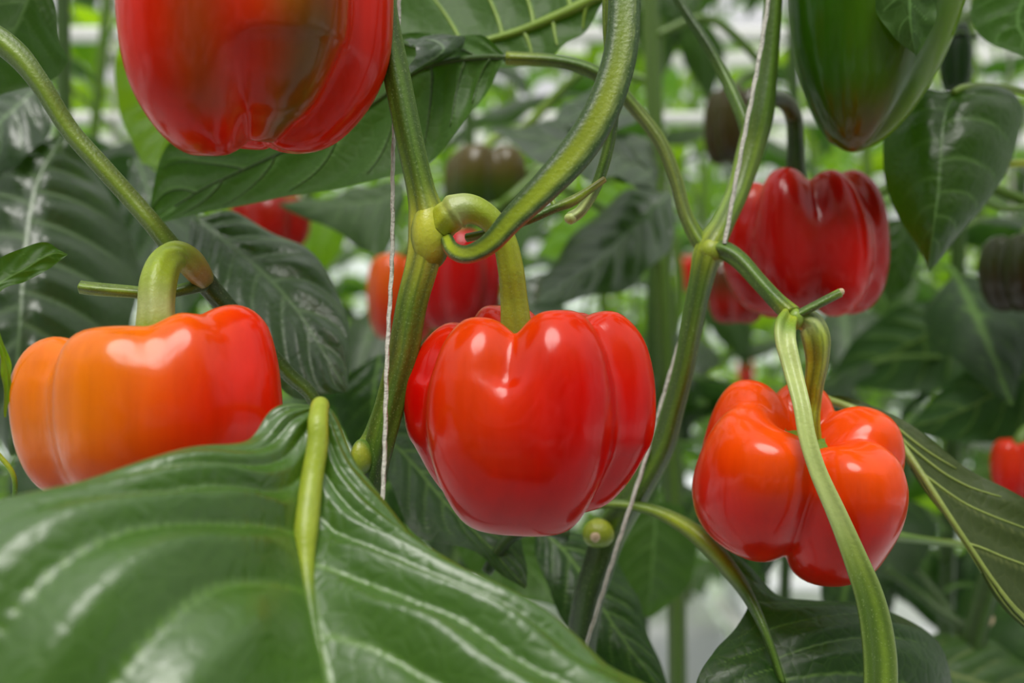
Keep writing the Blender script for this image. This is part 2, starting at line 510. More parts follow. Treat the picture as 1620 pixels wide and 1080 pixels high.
# ================================================================== NEAR PLANTS
# ---- plant in the middle
pc = empty('pepper_plant', P(595, 740, 0.33), 'sharp middle plant with the thick stem and yellow node above the central red pepper', 'plant')
def stripey(b, th, tt):
    # light band toward the camera, dark green flanks
    c = cos(th-0.25)
    return mixc(mixc(b, SGD, 0.65), b, smooth(-0.1, 0.75, c))
base_z = lambda: None
tube('main_stem', [(598, -260, .365, 20), (603, -60, .36, 20), (608, 20, .355, 21), (628, 120, .352, 21), (648, 220, .35, 21), (666, 300, .35, 22), (676, 350, .35, 29),
                   (670, 410, .35, 26), (652, 480, .35, 24), (638, 560, .35, 24), (620, 630, .35, 23), (604, 690, .35, 23), (590, 760, .352, 21),
                   (575, 900, .355, 22), (560, 1200, .36, 22)], pc,
     cols=(SG, SG, SG, SG, SG, mixc(SG, SYG, .4), (.50, .52, .04), (.46, .48, .035), mixc(SG, SYG, .3), mixc(SG, SRED, .12), SG, SG, SGD, SGD, SGD), k=5, amp=0.06, nside=40, stripe_dark=0.22)
V0 = P(560, 1200, .36)
tube('lower_stem', [(V0.x, V0.y, V0.z, .005), (V0.x, V0.y+.02, .8, .0055), (V0.x-.02, .42, .3, .006), (V0.x-.02, .42, .02, .007)], pc, cols=(SGD,), world=True, k=5, amp=.05)
# knotted yellow node
def blob(name, c, rx, ry, rz, col, parent, mat=None, rotz=0, seed=0, col2=None, rot=(0, 0, 0), nz=0.06, rim=None):
    ctr = P(*c); s = c[2]/F; V, CC, Fc = [], [], []
    rm = Euler([RAD(a) for a in rot]).to_matrix(); r_ = random.Random(seed); a1, a2 = r_.random()*6, r_.random()*6
    nt_, npp = 28, 18
    for i in range(npp+1):
        p = pi*i/npp
        for j in range(nt_):
            t = 2*pi*j/nt_
            f = 1+nz*sin(3*t+a1)*sin(p)+nz*cos(2*p+a2)
            V.append(tuple(ctr+rm @ Vector((rx*s*sin(p)*cos(t)*f, ry*s*sin(p)*sin(t)*f, rz*s*cos(p)*f))))
            cc_ = mixc(col, col2 or col, i/npp)
            if rim: cc_ = mixc(rim, cc_, smooth(.25, .95, -sin(p)*sin(t)))
            CC.append(cc_)
    for i in range(npp):
        for j in range(nt_):
            a = i*nt_+j; b = i*nt_+(j+1) % nt_
            Fc.append((a, a+nt_, b+nt_, b))
    return link_mesh(name, V, Fc, mat or M_STEM, parent, col=CC)
blob('node', (680, 372, .350), 31, 36, 58, (.60, .60, .05), pc, col2=(.50, .52, .04), seed=3, nz=.05, rim=SG)
blob('node', (700, 356, .350), 27, 27, 27, (.50, .52, .04), pc, col2=SYG, seed=6, nz=.08, rim=SYG)
blob('node', (571, 722, .347), 19, 20, 27, (.5, .52, .04), pc, col2=SG, seed=4, rim=SG)
tube('branch', [(571, 715, .35, 14), (590, 690, .352, 16), (612, 640, .352, 18)], pc, cols=(SYG, SG, SG))
# heavy petiole sweeping up to the right, green channel with yellow middle and reddish underside
def petstripe(b, th, tt):
    a = (th+pi) % (2*pi)-pi      # 0 toward camera
    y = exp(-(abs(a+0.05)/0.52)**4)
    red = smooth(0.75, 1.25, a)*(1-smooth(1.9, 2.6, a))*(1-smooth(0.25, 0.52, tt))*smooth(0.02, 0.10, tt)
    c = mixc(SDD, b, y)
    edge = exp(-((a-0.62)/0.09)**2)*0.35
    c = mixc(c, SPALE, edge*(0.6+0.4*sin(130*tt)))
    return mixc(c, SRED, red)
tube('petiole', [(706, 376, .345, 10), (716, 395, .338, 13), (740, 402, .332, 15), (775, 385, .328, 17), (812, 345, .326, 20), (860, 298, .326, 24), (912, 240, .328, 28), (952, 175, .330, 28),
                 (978, 100, .333, 27), (987, 30, .336, 26), (985, -60, .34, 25), (960, -200, .345, 22)], pc,
     cols=(SYG, SYG, SYG, SYG, SYG, SYG, (.27, .33, .015), (.25, .31, .012), (.20, .27, .012), (.15, .22, .012), SG, SG), stripe=petstripe, flat=0.7, groove=0.20, nside=48)
tube('pedicel', [(738, 376, .355, 7), (775, 368, .352, 7), (830, 350, .348, 7), (875, 330, .347, 7.5), (905, 318, .347, 8.5), (930, 302, .348, 6), (957, 283, .349, 5)], pc,
     cols=(SYG, SG, SG, SG, SYG, SYG, (.4, .3, .06)), k=3, amp=.08)
tube('pedicel_spur', [(878, 328, .347, 5), (872, 312, .348, 4), (868, 300, .349, 3)], pc, cols=(SGL,))
tube('side_shoot', [(903, 345, .37, 9), (922, 330, .37, 8), (945, 290, .37, 8), (962, 235, .37, 8), (970, 180, .37, 8), (968, 110, .37, 8), (962, 40, .37, 8), (962, -60, .37, 8)], pc,
     cols=(SPALE, SPALE, SG, SG, SGD, SG, SGL, SGL), k=4, amp=.12)
blob('flower_scar', (903, 346, .37), 10, 10, 9, SPALE, pc)

# central red pepper
def c_center(t, z, R, cr):
    t = (t+360) % 360
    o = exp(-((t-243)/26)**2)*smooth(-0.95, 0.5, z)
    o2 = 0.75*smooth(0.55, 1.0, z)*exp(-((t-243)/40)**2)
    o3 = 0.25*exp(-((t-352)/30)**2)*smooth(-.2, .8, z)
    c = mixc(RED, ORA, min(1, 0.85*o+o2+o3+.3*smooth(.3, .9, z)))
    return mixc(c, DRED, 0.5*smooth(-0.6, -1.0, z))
PR_C = [(0.0, 0.62), (0.10, 0.64), (0.28, 0.82), (0.48, 0.97), (0.68, 0.98), (0.86, 0.78), (0.96, 0.48), (1.0, 0.12), (0.97, -0.22),
        (0.86, -0.58), (0.68, -0.87), (0.50, -0.99), (0.28, -1.0), (0.10, -0.92), (0.0, -0.90)]
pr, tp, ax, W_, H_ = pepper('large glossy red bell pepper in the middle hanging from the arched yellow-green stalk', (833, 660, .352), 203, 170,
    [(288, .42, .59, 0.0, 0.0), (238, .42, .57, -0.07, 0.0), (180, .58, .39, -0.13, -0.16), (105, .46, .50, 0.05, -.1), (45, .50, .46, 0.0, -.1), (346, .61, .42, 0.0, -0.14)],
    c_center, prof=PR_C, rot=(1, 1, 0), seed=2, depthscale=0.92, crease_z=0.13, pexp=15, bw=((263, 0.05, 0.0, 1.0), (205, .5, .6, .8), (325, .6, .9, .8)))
def stalkstripe(b, th, tt):
    return mixc(b, tuple(x*0.72 for x in b), 0.5+0.5*sin(5*th+9*tt)*cos(3*th))
tube('stalk', [(694, 360, .348, 24), (708, 345, .347, 27), (728, 332, .346, 26), (752, 333, .346, 23), (778, 350, .347, 20), (798, 382, .349, 20), (808, 425, .351, 21), (813, 470, .353, 22), (816, 512, .353, 25), (818, 545, .353, 28)], pr,
     cols=(SY, SY, SPALE, (.36, .46, .04), (.36, .46, .03), (.38, .45, .02), (.38, .45, .02), (.38, .45, .02), (.38, .45, .02), SG), k=6, amp=.025, nside=36, stripe=stalkstripe, knobs=((.19, .10, .02), (.155, -.05, .015)))
calyx(pr, tp, ax, 0.0105, SG, 5)

# twine beside the middle stem
def twine(label, a, b, rpx, group=None, extend=None, nseg=60, world=False):
    A = P(*a) if not world else Vector(a); B = P(*b) if not world else Vector(b)
    r = rpx*(a[2]+b[2])/2/F if not world else rpx
    if extend: A = A+(A-B)*extend[0]; B = B+(B-A)*extend[1]
    dirv = (B-A).normalized(); u = dirv.orthogonal().normalized(); v = dirv.cross(u)
    V, Fc = [], []; nsd = 9
    ln = (B-A).length; nseg = int(ln/(r*2.2)); nseg = min(max(nseg, 20), 500)
    for i in range(nseg+1):
        c = A+(B-A)*(i/nseg)+u*r*0.5*sin(i*.13)+v*r*.5*sin(i*.07+1)
        for j in range(nsd):
            t = 2*pi*j/nsd; rr = r*(1+0.28*cos(3*t-i*0.9))
            V.append(tuple(c+u*rr*cos(t)+v*rr*sin(t)))
    for i in range(nseg):
        for j in range(nsd):
            a_ = i*nsd+j; b_ = i*nsd+(j+1) % nsd
            Fc.append((a_, b_, b_+nsd, a_+nsd))
    o = link_mesh('support_twine', V, Fc, M_TWINE)
    return tag(o, label, 'twine', group)
twine('white twine running straight down in front of the middle plant stem', (632, 0, .385), (605, 805, .322), 3.1, extend=(0.5, 0.25))

# ---- left pepper and its plant
pl = empty('pepper_plant', P(322, 442, .37), 'plant on the left whose thin ribbed stem slants down behind the orange pepper stalk', 'plant')
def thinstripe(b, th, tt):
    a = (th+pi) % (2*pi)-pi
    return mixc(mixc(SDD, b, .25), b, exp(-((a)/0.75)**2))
tube('main_stem', [(-120, 20, .36, 16), (-40, 42, .36, 18), (20, 80, .36, 18), (62, 130, .36, 15), (110, 205, .362, 14), (160, 262, .363, 14), (205, 312, .364, 14), (240, 352, .364, 14),
                   (275, 395, .366, 15), (312, 432, .368, 17), (345, 470, .368, 15), (395, 525, .372, 13), (455, 590, .378, 11), (500, 640, .38, 10), (520, 760, .38, 10), (520, 1100, .38, 11)], pl,
     cols=(SGL, SGL, SGL, SGL, SGL, SGL, SGL, SGL, SG, SGD, SGD, SGD, SG, SG, SGD, SGD), stripe=thinstripe, k=4, amp=.1, nside=32, flat=.75)
tube('cut_stub', [(330, 448, .366, 10), (290, 458, .362, 9), (250, 464, .36, 8.5), (200, 461, .358, 9), (150, 457, .357, 9.5), (127, 454, .357, 9.5)], pl,
     cols=(SGD, SG, SG, SGL, SGL, SGL), k=4, amp=.12)
blob('node', (318, 436, .364), 17, 18, 20, SG, pl, col2=SGD, seed=5)
def c_left(t, z, R, cr):
    x = cos(RAD(t))*R; y = sin(RAD(t))*R
    f = smooth(-0.30, 0.75, x+0.25*(-z))           # orange left, red right and below
    c = mixc((0.84, 0.185, 0.003), (0.80, 0.016, 0.0008), f)
    c = mixc(c, (0.75, 0.03, 0.003), 0.65*smooth(-0.1, -0.9, z))
    c = mixc(c, YOR, 0.55*smooth(0.7, 1.0, z)*(1-smooth(0.1, 0.6, x)))
    ye = smooth(0.05, 0.35, y)*smooth(0.80, 0.98, z)*(1-smooth(0.3, 0.7, x))
    return mixc(c, (0.62, 0.42, 0.02), ye)
PR_L = [(0.0, 0.56), (0.10, 0.58), (0.24, 0.68), (0.44, 0.86), (0.66, 0.96), (0.85, 0.83), (0.97, 0.50), (1.0, 0.08), (0.97, -0.40),
        (0.86, -0.76), (0.68, -0.96), (0.46, -1.0), (0.24, -0.90), (0.10, -0.82), (0.0, -0.80)]
pr, tp, ax, W_, H_ = pepper('squat orange and red bell pepper at the left, behind the big blurred leaf', (240, 646, .335), 216, 132,
    [(268, .46, .58, 0.0, 0.0), (200, .60, .42, -0.02, 0.0), (140, .58, .42, 0.07, 0), (50, .55, .42, 0.12, -.1), (345, .62, .44, .19, .02), (305, .50, .52, .13, 0.0)],
    c_left, prof=PR_L, rot=(-2, -5, 0), seed=5, pexp=9, depthscale=0.80, crease_z=0.11, cw=15, bw=((322, .15, .1, .55), (288, .1, .1, .6), (235, .4, .4, 1.0)))
tube('stalk', [(322, 442, .365, 17), (312, 428, .360, 20), (298, 412, .355, 22), (278, 404, .349, 23), (260, 420, .342, 26), (250, 450, .337, 28), (247, 490, .334, 28), (247, 520, .333, 31), (248, 545, .333, 33)], pr,
     cols=((.25, .22, .03), (.42, .24, .03), (.38, .36, .03), (.34, .46, .03), (.34, .46, .03), (.36, .47, .03), SPALE, (.30, .42, .03), SG), k=6, amp=.03, nside=36, stripe=stalkstripe)
calyx(pr, tp, ax, 0.012, SG, 5)

# ---- big pepper above left
def c_tl(t, z, R, cr):
    t = (t+360) % 360; x = cos(RAD(t))*R
    g = exp(-((t-312)/20)**2)*smooth(0.7, -0.2, z)*(1-smooth(-0.80, -1.0, z)*0.5)
    g2 = 0.55*exp(-((t-262)/11)**2)*smooth(0.7, -0.2, z)*(1-smooth(-0.70, -0.9, z))
    c = mixc((0.72, 0.012, 0.001), ORA, 0.75*exp(-((t-285)/16)**2)*smooth(-.45, .4, z)+.35*exp(-((t-205)/25)**2))
    c = mixc(c, (0.70, .28, .01), 0.8*exp(-((t-300)/7)**2)*smooth(-.3, .3, z))
    c = mixc(c, (0.11, 0.075, 0.004), min(1, 0.9*g+g2*.9))
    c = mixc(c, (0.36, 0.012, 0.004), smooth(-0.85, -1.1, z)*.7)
    return c
PR_T = [(0.0, 0.66), (0.10, 0.68), (0.28, 0.82), (0.50, 0.96), (0.72, 0.98), (0.90, 0.80), (0.99, 0.46), (1.0, 0.10), (0.96, -0.30),
        (0.85, -0.62), (0.66, -0.88), (0.46, -1.0), (0.26, -0.98), (0.10, -0.86), (0.0, -0.82)]
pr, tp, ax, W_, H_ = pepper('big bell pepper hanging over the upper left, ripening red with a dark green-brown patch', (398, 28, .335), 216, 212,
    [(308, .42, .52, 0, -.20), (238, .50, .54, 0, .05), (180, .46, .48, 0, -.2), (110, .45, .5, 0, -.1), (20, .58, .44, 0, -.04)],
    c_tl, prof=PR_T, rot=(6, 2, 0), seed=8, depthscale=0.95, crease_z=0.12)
tube('stalk', [(398, -60, .335, 28), (398, -160, .335, 22), (420, -220, .34, 20), (480, -230, .35, 20), (560, -180, .358, 18), (600, -130, .36, 16)], pr, cols=(SG, SYG, SYG, SG, SG, SG), k=6, amp=.03)
calyx(pr, tp, ax, 0.012, SG, 5)

# ---- right plant
pr_ = empty('pepper_plant', P(1122, 395, .41), 'plant with the slanting grey-green stem that forks beside the upright red pepper', 'plant')
tube('main_stem', [(1235, -220, .43, 13), (1226, -40, .43, 13), (1222, 20, .43, 14), (1215, 100, .43, 15), (1202, 180, .43, 21), (1186, 240, .43, 20), (1166, 305, .425, 17), (1143, 355, .415, 17), (1122, 395, .41, 22),
                   (1108, 450, .41, 18), (1094, 520, .412, 16), (1080, 590, .415, 16), (1064, 650, .42, 17), (1046, 710, .425, 19), (1010, 775, .43, 20), (968, 840, .44, 24), (945, 900, .44, 24), (925, 980, .44, 23), (900, 1200, .45, 23)], pr_,
     cols=(SG, SG, SG, SG, SG, SGL, SGL, SGL, SYG, SG, SG, SG, SG, SG, SG, SG, SGD, SGD, SGD), k=4, amp=.07, nside=36)
V0 = P(900, 1200, .45)
tube('lower_stem', [(V0.x, V0.y, V0.z, .006), (V0.x-.01, .46, .7, .0065), (V0.x-.01, .47, .3, .007), (V0.x, .47, .02, .008)], pr_, cols=(SGD,), world=True)
blob('node', (1128, 396, .408), 24, 20, 20, SY, pr_, col2=SG, seed=7)
blob('node', (946, 842, .432), 24, 22, 24, SY, pr_, col2=SG, seed=9)
blob('leaf_scar', (942, 850, .421), 8, 5, 8, (.5, .33, .12), pr_, mat=M_PITH)
tube('branch', [(1120, 392, .41, 13), (1145, 396, .405, 14), (1170, 412, .40, 13.5), (1200, 445, .392, 12.5), (1228, 475, .385, 13), (1252, 497, .38, 15)], pr_, cols=(SYG, SG, SG, SG, SG, SYG), k=4, amp=.09, nside=32)
blob('node', (1256, 505, .38), 17, 18, 17, SGL, pr_, seed=2)
tube('cut_stub', [(1262, 498, .378, 7), (1285, 486, .377, 7), (1310, 473, .376, 7), (1330, 463, .375, 7)], pr_, cols=(SG, SG, SG, SGL), k=3, amp=.1)
blob('cut_face', (1331, 462, .375), 5, 5, 6, (.8, .7, .6), pr_, mat=M_PITH)
tube('dangling_petiole', [(1250, 498, .376, 14), (1243, 515, .37, 18), (1243, 540, .365, 17), (1254, 585, .36, 15), (1268, 640, .352, 14), (1277, 690, .348, 14), (1294, 745, .345, 14), (1325, 815, .343, 16),
                 (1352, 880, .342, 19), (1376, 945, .342, 23), (1389, 1010, .342, 26), (1393, 1080, .342, 27), (1385, 1200, .342, 26)], pr_,
     cols=(SYG, SGL, SPALE, SPALE, SPALE, SPALE, SPALE, SPALE, (.34, .44, .08), SGL, SGL, SGL, SGL), flat=.6, groove=.55, nside=48,
     stripe=lambda b, th, tt: mixc(mixc(b, SGD, smooth(.45, .8, tt)*(1-exp(-((((th+pi) % (2*pi)-pi)+.25)/.22)**2)-.8*exp(-((((th+pi) % (2*pi)-pi)-1.25)/.2)**2))*.75), SPALE, .3*smooth(.4, .7, tt)*exp(-((((th+pi) % (2*pi)-pi)+1.0)/.3)**2)),
     label='long pale petiole dangling in front of the lower right pepper')
tube('petiole', [(1118, 398, .41, 14), (1100, 372, .412, 12), (1083, 335, .414, 10), (1068, 280, .416, 10), (1045, 225, .418, 10), (1010, 178, .42, 10), (975, 140, .42, 11), (935, 112, .42, 11), (880, 97, .42, 10), (800, 92, .42, 10)], pr_,
     cols=(SG, SGL, (.2, .26, .05), (.2, .26, .05), (.2, .26, .05), (.2, .26, .05), SG, SG, SG, SYG), k=4, amp=.08, nside=28)
tube('side_branch', [(1050, -40, .46, 7), (1085, 20, .455, 7), (1118, 70, .45, 8), (1148, 125, .445, 9), (1172, 178, .435, 10), (1185, 220, .43, 10)], pr_, cols=(SGD, SGD, SGD, SG, SG, SG), k=4, amp=.1)
tube('side_branch', [(770, 905, .44, 9), (790, 870, .44, 10), (815, 845, .44, 10), (850, 835, .44, 10), (900, 845, .44, 12)], pr_, cols=(SDD,))
twine('white twine pulled tight along the slanting stem right of centre, upper run', (1218, -10, .41), (1146, 385, .402), 3.2, extend=(.4, 0))
twine('white twine slanting down to the left below the fork of the right stem', (1092, 495, .432), (938, 985, .412), 3.0, extend=(0.0, .6))

# lower right pepper
def c_br(t, z, R, cr):
    t = (t+360) % 360
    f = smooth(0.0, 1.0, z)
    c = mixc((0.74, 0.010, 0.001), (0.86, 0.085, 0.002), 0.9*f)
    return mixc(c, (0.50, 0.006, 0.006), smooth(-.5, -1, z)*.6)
PR_B = [(0.0, 0.36), (0.12, 0.38), (0.24, 0.62), (0.42, 0.90), (0.62, 0.99), (0.84, 0.88), (0.97, 0.54), (1.0, 0.08), (0.97, -0.32),
        (0.87, -0.66), (0.70, -0.88), (0.50, -0.98), (0.26, -0.92), (0.10, -0.86), (0.0, -0.85)]
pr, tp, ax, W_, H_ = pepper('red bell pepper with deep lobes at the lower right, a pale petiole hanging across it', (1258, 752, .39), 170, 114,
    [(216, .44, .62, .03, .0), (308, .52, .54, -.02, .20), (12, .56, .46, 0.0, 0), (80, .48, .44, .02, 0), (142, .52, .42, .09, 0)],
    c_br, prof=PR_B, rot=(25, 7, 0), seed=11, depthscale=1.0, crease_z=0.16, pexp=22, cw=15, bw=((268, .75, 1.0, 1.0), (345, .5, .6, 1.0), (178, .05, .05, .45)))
tube('stalk', [(1262, 502, .382, 15), (1281, 512, .382, 20), (1290, 535, .382, 22), (1292, 570, .384, 18), (1288, 605, .386, 15), (1286, 640, .388, 12), (1284, 668, .388, 13), (1284, 700, .389, 16)], pr,
     cols=(SYG, SPALE, (.42, .50, .04), (.40, .46, .02), (.38, .42, .015), (.36, .40, .015), (.34, .40, .015), SYG), k=5, amp=.04, nside=36)
calyx(pr, tp+ax*0.003, ax, 0.0125, (.12, .28, .02), 6, 3)

# upright red pepper on the right
def c_r(t, z, R, cr):
    t = (t+360) % 360
    c = mixc((0.40, 0.004, 0.003), (0.66, 0.006, 0.003), exp(-((t-300)/22)**2)+.5*smooth(.5, 1, z))
    c = mixc(c, (0.22, 0.006, 0.004), .5*exp(-((t-262)/14)**2)*(1-smooth(.4, .9, z)))
    return mixc(c, (0.75, 0.15, 0.03), 0.5*cr*smooth(.5, 1, z))
PR_R = [(0.0, 0.62), (0.10, 0.64), (0.28, 0.82), (0.48, 0.97), (0.68, 0.98), (0.86, 0.78), (0.96, 0.44), (1.0, 0.04), (0.99, -0.36),
        (0.90, -0.70), (0.74, -0.92), (0.50, -1.0), (0.26, -0.92), (0.10, -0.86), (0.0, -0.85)]
pr, tp, ax, W_, H_ = pepper('red bell pepper behind the forked stem at upper right, flat-shouldered and slightly blurred', (1271, 389, .50), 129, 110,
    [(290, .5, .5, -.02, .05), (240, .5, .5, .05, -.03), (188, .56, .42, -.04, -.06), (110, .5, .5, 0, 0), (20, .54, .44, -.03, 0), (335, .52, .46, .02, .03)],
    c_r, prof=PR_R, rot=(0, -4, 0), seed=14, depthscale=.95, crease_z=0.12)
tube('stalk', [(1262, 300, .50, 16), (1258, 265, .50, 15), (1258, 225, .50, 13), (1255, 185, .50, 13), (1240, 160, .49, 13), (1215, 155, .475, 12)], pr, cols=(SGD, SGD, SGD, (.1, .12, .02), (.1, .1, .02), SGD), k=5, amp=.03)
calyx(pr, tp, ax, 0.011, SGD, 5)

# green pepper
def c_g(t, z, R, cr):
    t = (t+360) % 360
    c = mixc((0.026, 0.095, 0.002), (0.15, 0.27, 0.004), exp(-((t-335)/22)**2)*.9+0.25*exp(-((t-270)/30)**2))
    c = mixc(c, (0.15, 0.03, 0.004), 0.7*smooth(-.6, -1.0, z)*exp(-((t-262)/50)**2)+.15*exp(-((t-285)/10)**2)*smooth(.2, -.4, z))
    return c
PR_G = [(0.0, 0.74), (0.12, 0.76), (0.35, 0.90), (0.60, 0.98), (0.82, 0.92), (0.96, 0.68), (1.0, 0.40), (0.97, 0.06), (0.87, -0.28),
        (0.70, -0.58), (0.50, -0.80), (0.30, -0.94), (0.14, -1.0), (0.05, -1.02), (0.0, -1.02)]
pr, tp, ax, W_, H_ = pepper('green tapering bell pepper at the top right with a faint reddish tip', (1378, -16, .44), 146, 252,
    [(275, .30, .70, 0, 0), (200, .34, .66, 0, 0), (120, .34, .66, 0, 0), (45, .34, .66, 0, 0), (340, .42, .62, 0, 0)],
    c_g, prof=PR_G, rot=(0, 7, 0), seed=17, depthscale=.95, crease_z=0.05, creasek=.5)
tube('stalk', [(1350, -200, .44, 20), (1345, -270, .44, 18), (1310, -300, .44, 16), (1240, -250, .432, 14)], pr, cols=(SG,), k=5, amp=.03)
calyx(pr, tp, ax, 0.013, SG, 5)

# ---- blurred peppers behind
LB4 = [(280, .5, .5, 0, 0), (200, .52, .46, 0, 0), (110, .5, .5, 0, 0), (20, .5, .48, 0, 0)]
LB4b = [(245, .5, .5, 0, 0), (325, .52, .48, 0, .05), (65, .5, .5, 0, 0), (150, .5, .48, 0, 0)]
def solid(a, b=None, lo=-.5, hi=.5):
    b = b or a
    return lambda t, z, R, cr: mixc(a, b, smooth(lo, hi, z))
ENDS = []
def bgpep(label, c, hw, hh, a, b=None, lobes=None, rot=(0, 0, 0), stalk=None, group=None, seed=0, nth=48, ns=28, scol=SG, prof=None, name='bell_pepper'):
    pr, tp, ax, W_, H_ = pepper(label, c, hw, hh, lobes or (LB4 if seed % 2 else LB4b), solid(a, b), rot=rot, seed=seed, nth=nth, ns=ns, group=group, prof=prof, name=name)
    L_ = H_*0.5
    q = [(tp.x, tp.y, tp.z-.003, .0045), (tp.x+ax.x*L_, tp.y, tp.z+L_, .004), (tp.x+.01, tp.y+.005, tp.z+L_*1.8, .004), (tp.x+.03, tp.y+.01, tp.z+L_*2.2, .004)]
    ENDS.append((Vector(q[-1][:3]), scol))
    tube('stalk', q, pr, cols=(scol, scol, scol, scol), world=True, nside=10, per=4)
    calyx(pr, tp, ax, 0.010, scol, 5)
    return pr
bgpep('blurred dark red bell pepper under the large leaf left of centre, above the grey leaf', (428, 352, .82), 60, 42, (.42, .008, .005), (.30, .01, .004), seed=1)
bgpep('blurred orange-red bell pepper just left of the white twine behind the middle stem', (636, 470, .78), 58, 66, (.52, .035, .005), (.62, .09, .008), seed=2)
bgpep('blurred crimson bell pepper behind the arched stalk of the central pepper', (728, 445, .74), 66, 76, (.42, .003, .004), (.48, .004, .004), seed=3)
bgpep('dark green bell pepper turning brown, blurred above the arched stalk in the middle', (768, 292, .80), 66, 56, DGR, (.08, .06, .012), seed=4, scol=SGL)
bgpep('dark red-brown bell pepper half hidden behind the stem below the upright red one', (1165, 465, .60), 47, 46, (.30, .01, .006), (.09, .03, .01), seed=5)
bgpep('dark brownish-green bell pepper behind the slanting stem at upper right of centre', (1163, 200, .78), 48, 58, (.05, .035, .010), (.06, .05, .012), seed=6)
bgpep('small red bell pepper cut by the right edge of the picture', (1614, 742, .60), 48, 46, (.62, .010, .004), (.68, .03, .004), seed=7)
bgpep('very dark unripe bell pepper at the right edge below the drooping leaf', (1625, 432, .60), 66, 60, (.030, .022, .008), (.035, .045, .012), seed=8)
bgpep('slim dark green pepper between the green pepper and the top right leaf', (1512, 92, .60), 28, 50, (.02, .05, .012), seed=9)
bgpep('small distant orange-red pepper right of the arched stalk', (896, 377, 1.5), 20, 20, (.78, .06, .006), (.8, .04, .006), seed=10, nth=32, ns=20)
bgpep('small distant red pepper behind the stem left of the fork', (1092, 432, 1.5), 22, 26, (.6, .015, .005), seed=11, nth=32, ns=20)
bgpep('tiny distant red pepper under the tip of the pale grey leaf', (867, 246, 2.0), 17, 16, (.62, .01, .006), seed=12, nth=32, ns=20)
bgpep('brownish pepper far behind the thin stem at upper left', (172, 290, 1.4), 34, 36, (.30, .10, .04), (.16, .08, .03), seed=13, nth=40, ns=24)
bgpep('tiny distant orange pepper between the two grey-green leaves on the left', (300, 374, 1.9), 12, 13, (.8, .08, .01), seed=14, nth=32, ns=20)
bgpep('tiny distant orange pepper low behind the dusky grey leaf, right of the centre', (960, 452, 2.2), 17, 12, (.6, .14, .02), seed=16, nth=32, ns=20)
bgpep('dim small red pepper low between the right stem and the lower right pepper', (1180, 590, 1.9), 14, 22, (.4, .02, .01), seed=15, nth=32, ns=20)

# ================================================================== NEAR LEAVES
# foreground leaf, bottom left
lf = leaf3('leaf', [(505, 640, .300), (440, 640, .292), (398, 688, .285), (300, 706, .275), (150, 738, .258), (0, 772, .240), (-130, 890, .225), (-170, 1090, .212), (-120, 1320, .205), (150, 1680, .20)],
      [(508, 640, .300), (502, 690, .298), (492, 760, .292), (484, 850, .283), (486, 920, .272), (500, 1000, .262), (522, 1090, .252), (540, 1220, .242), (500, 1400, .23), (150, 1680, .21)],
      [(512, 640, .300), (540, 655, .300), (572, 740, .298), (640, 815, .293), (745, 885, .288), (850, 955, .28), (960, 1035, .272), (1070, 1130, .26), (900, 1450, .24), (150, 1680, .21)],
      pc, M_LEAFF, 'top', nu=150, nv=90, veins=6, slant=0.52, relief=0.042, bulge=.34, wave=0.016, midw=.030, label='huge blurred green leaf in the foreground with pale sunken veins', seed=3, vw=.010)
# its light petiole ridge
tube('petiole', [(562, 750, .347, 10), (530, 720, .336, 11), (511, 668, .320, 12), (507, 641, .306, 14), (503, 665, .297, 16), (502, 705, .294, 17), (493, 760, .290, 18), (484, 835, .282, 20), (484, 890, .276, 14), (492, 960, .267, 9), (510, 1050, .257, 7), (530, 1150, .248, 6)], lf,
     cols=(SG, SYG, SYG, (.34, .42, .03), (.34, .42, .03), (.34, .42, .03), (.34, .42, .03), (.34, .42, .03), SYG, SG, SG, SG), label='pale yellow-green leaf stalk')

# large leaf behind the top left pepper
leaf3('leaf', [(800, 88, .42), (760, 58, .43), (700, 54, .44), (640, 64, .44), (560, 80, .44), (440, 160, .45), (330, 200, .455), (262, 230, .46), (240, 330, .46)],
      [(805, 92, .42), (760, 92, .425), (700, 100, .43), (650, 118, .43), (590, 165, .435), (500, 215, .44), (400, 262, .45), (310, 305, .455), (242, 352, .46)],
      [(800, 95, .42), (775, 135, .42), (745, 190, .42), (700, 240, .42), (640, 272, .42), (560, 300, .43), (440, 312, .44), (340, 335, .45), (248, 356, .46)],
      pr_, M_LEAF, 'under', nu=90, nv=44, veins=8, ribs=SGD, rib_r=.008, slant=.18, label='broad dark green leaf seen from below behind the upper left pepper', seed=5, edge_curl=.0)
leaf3('leaf', [(640, 62, .415), (650, 70, .41), (660, 80, .405), (645, 112, .40)], [(660, 62, .42), (690, 66, .42), (700, 82, .412), (650, 115, .40)], [(700, 55, .43), (735, 58, .43), (720, 85, .42), (652, 116, .405)],
      pr_, M_LEAFG, 'top', nu=24, nv=16, label='curled silvery leaf edge catching light beside the top of the middle stem', veins=4)
# bright leaf behind it
leaf3('leaf', [(200, 60, .55), (182, 100, .55), (190, 180, .55), (225, 260, .55)], [(330, 20, .57), (300, 100, .57), (280, 180, .56), (240, 262, .55)], [(450, 60, .58), (440, 150, .58), (350, 230, .57), (250, 265, .55)],
      pl, M_LEAFY, 'under', veins=6, label='bright green leaf lit through, left of the upper left pepper', seed=8)
# top centre leaf with thick midrib
leaf3('leaf', [(960, -10, .45), (900, -50, .46), (780, -90, .47), (640, -60, .48), (520, 40, .48)],
      [(965, -12, .45), (880, 28, .455), (790, 60, .46), (680, 78, .465), (520, 60, .48)],
      [(960, 0, .45), (915, 60, .45), (850, 98, .45), (700, 118, .46), (530, 80, .48)],
      pr_, M_LEAF, 'under', nu=70, nv=36, veins=6, ribs=SGL, rib_r=.020, label='dark leaf at the top centre with a thick pale midrib, seen from below', seed=9, slant=.12)
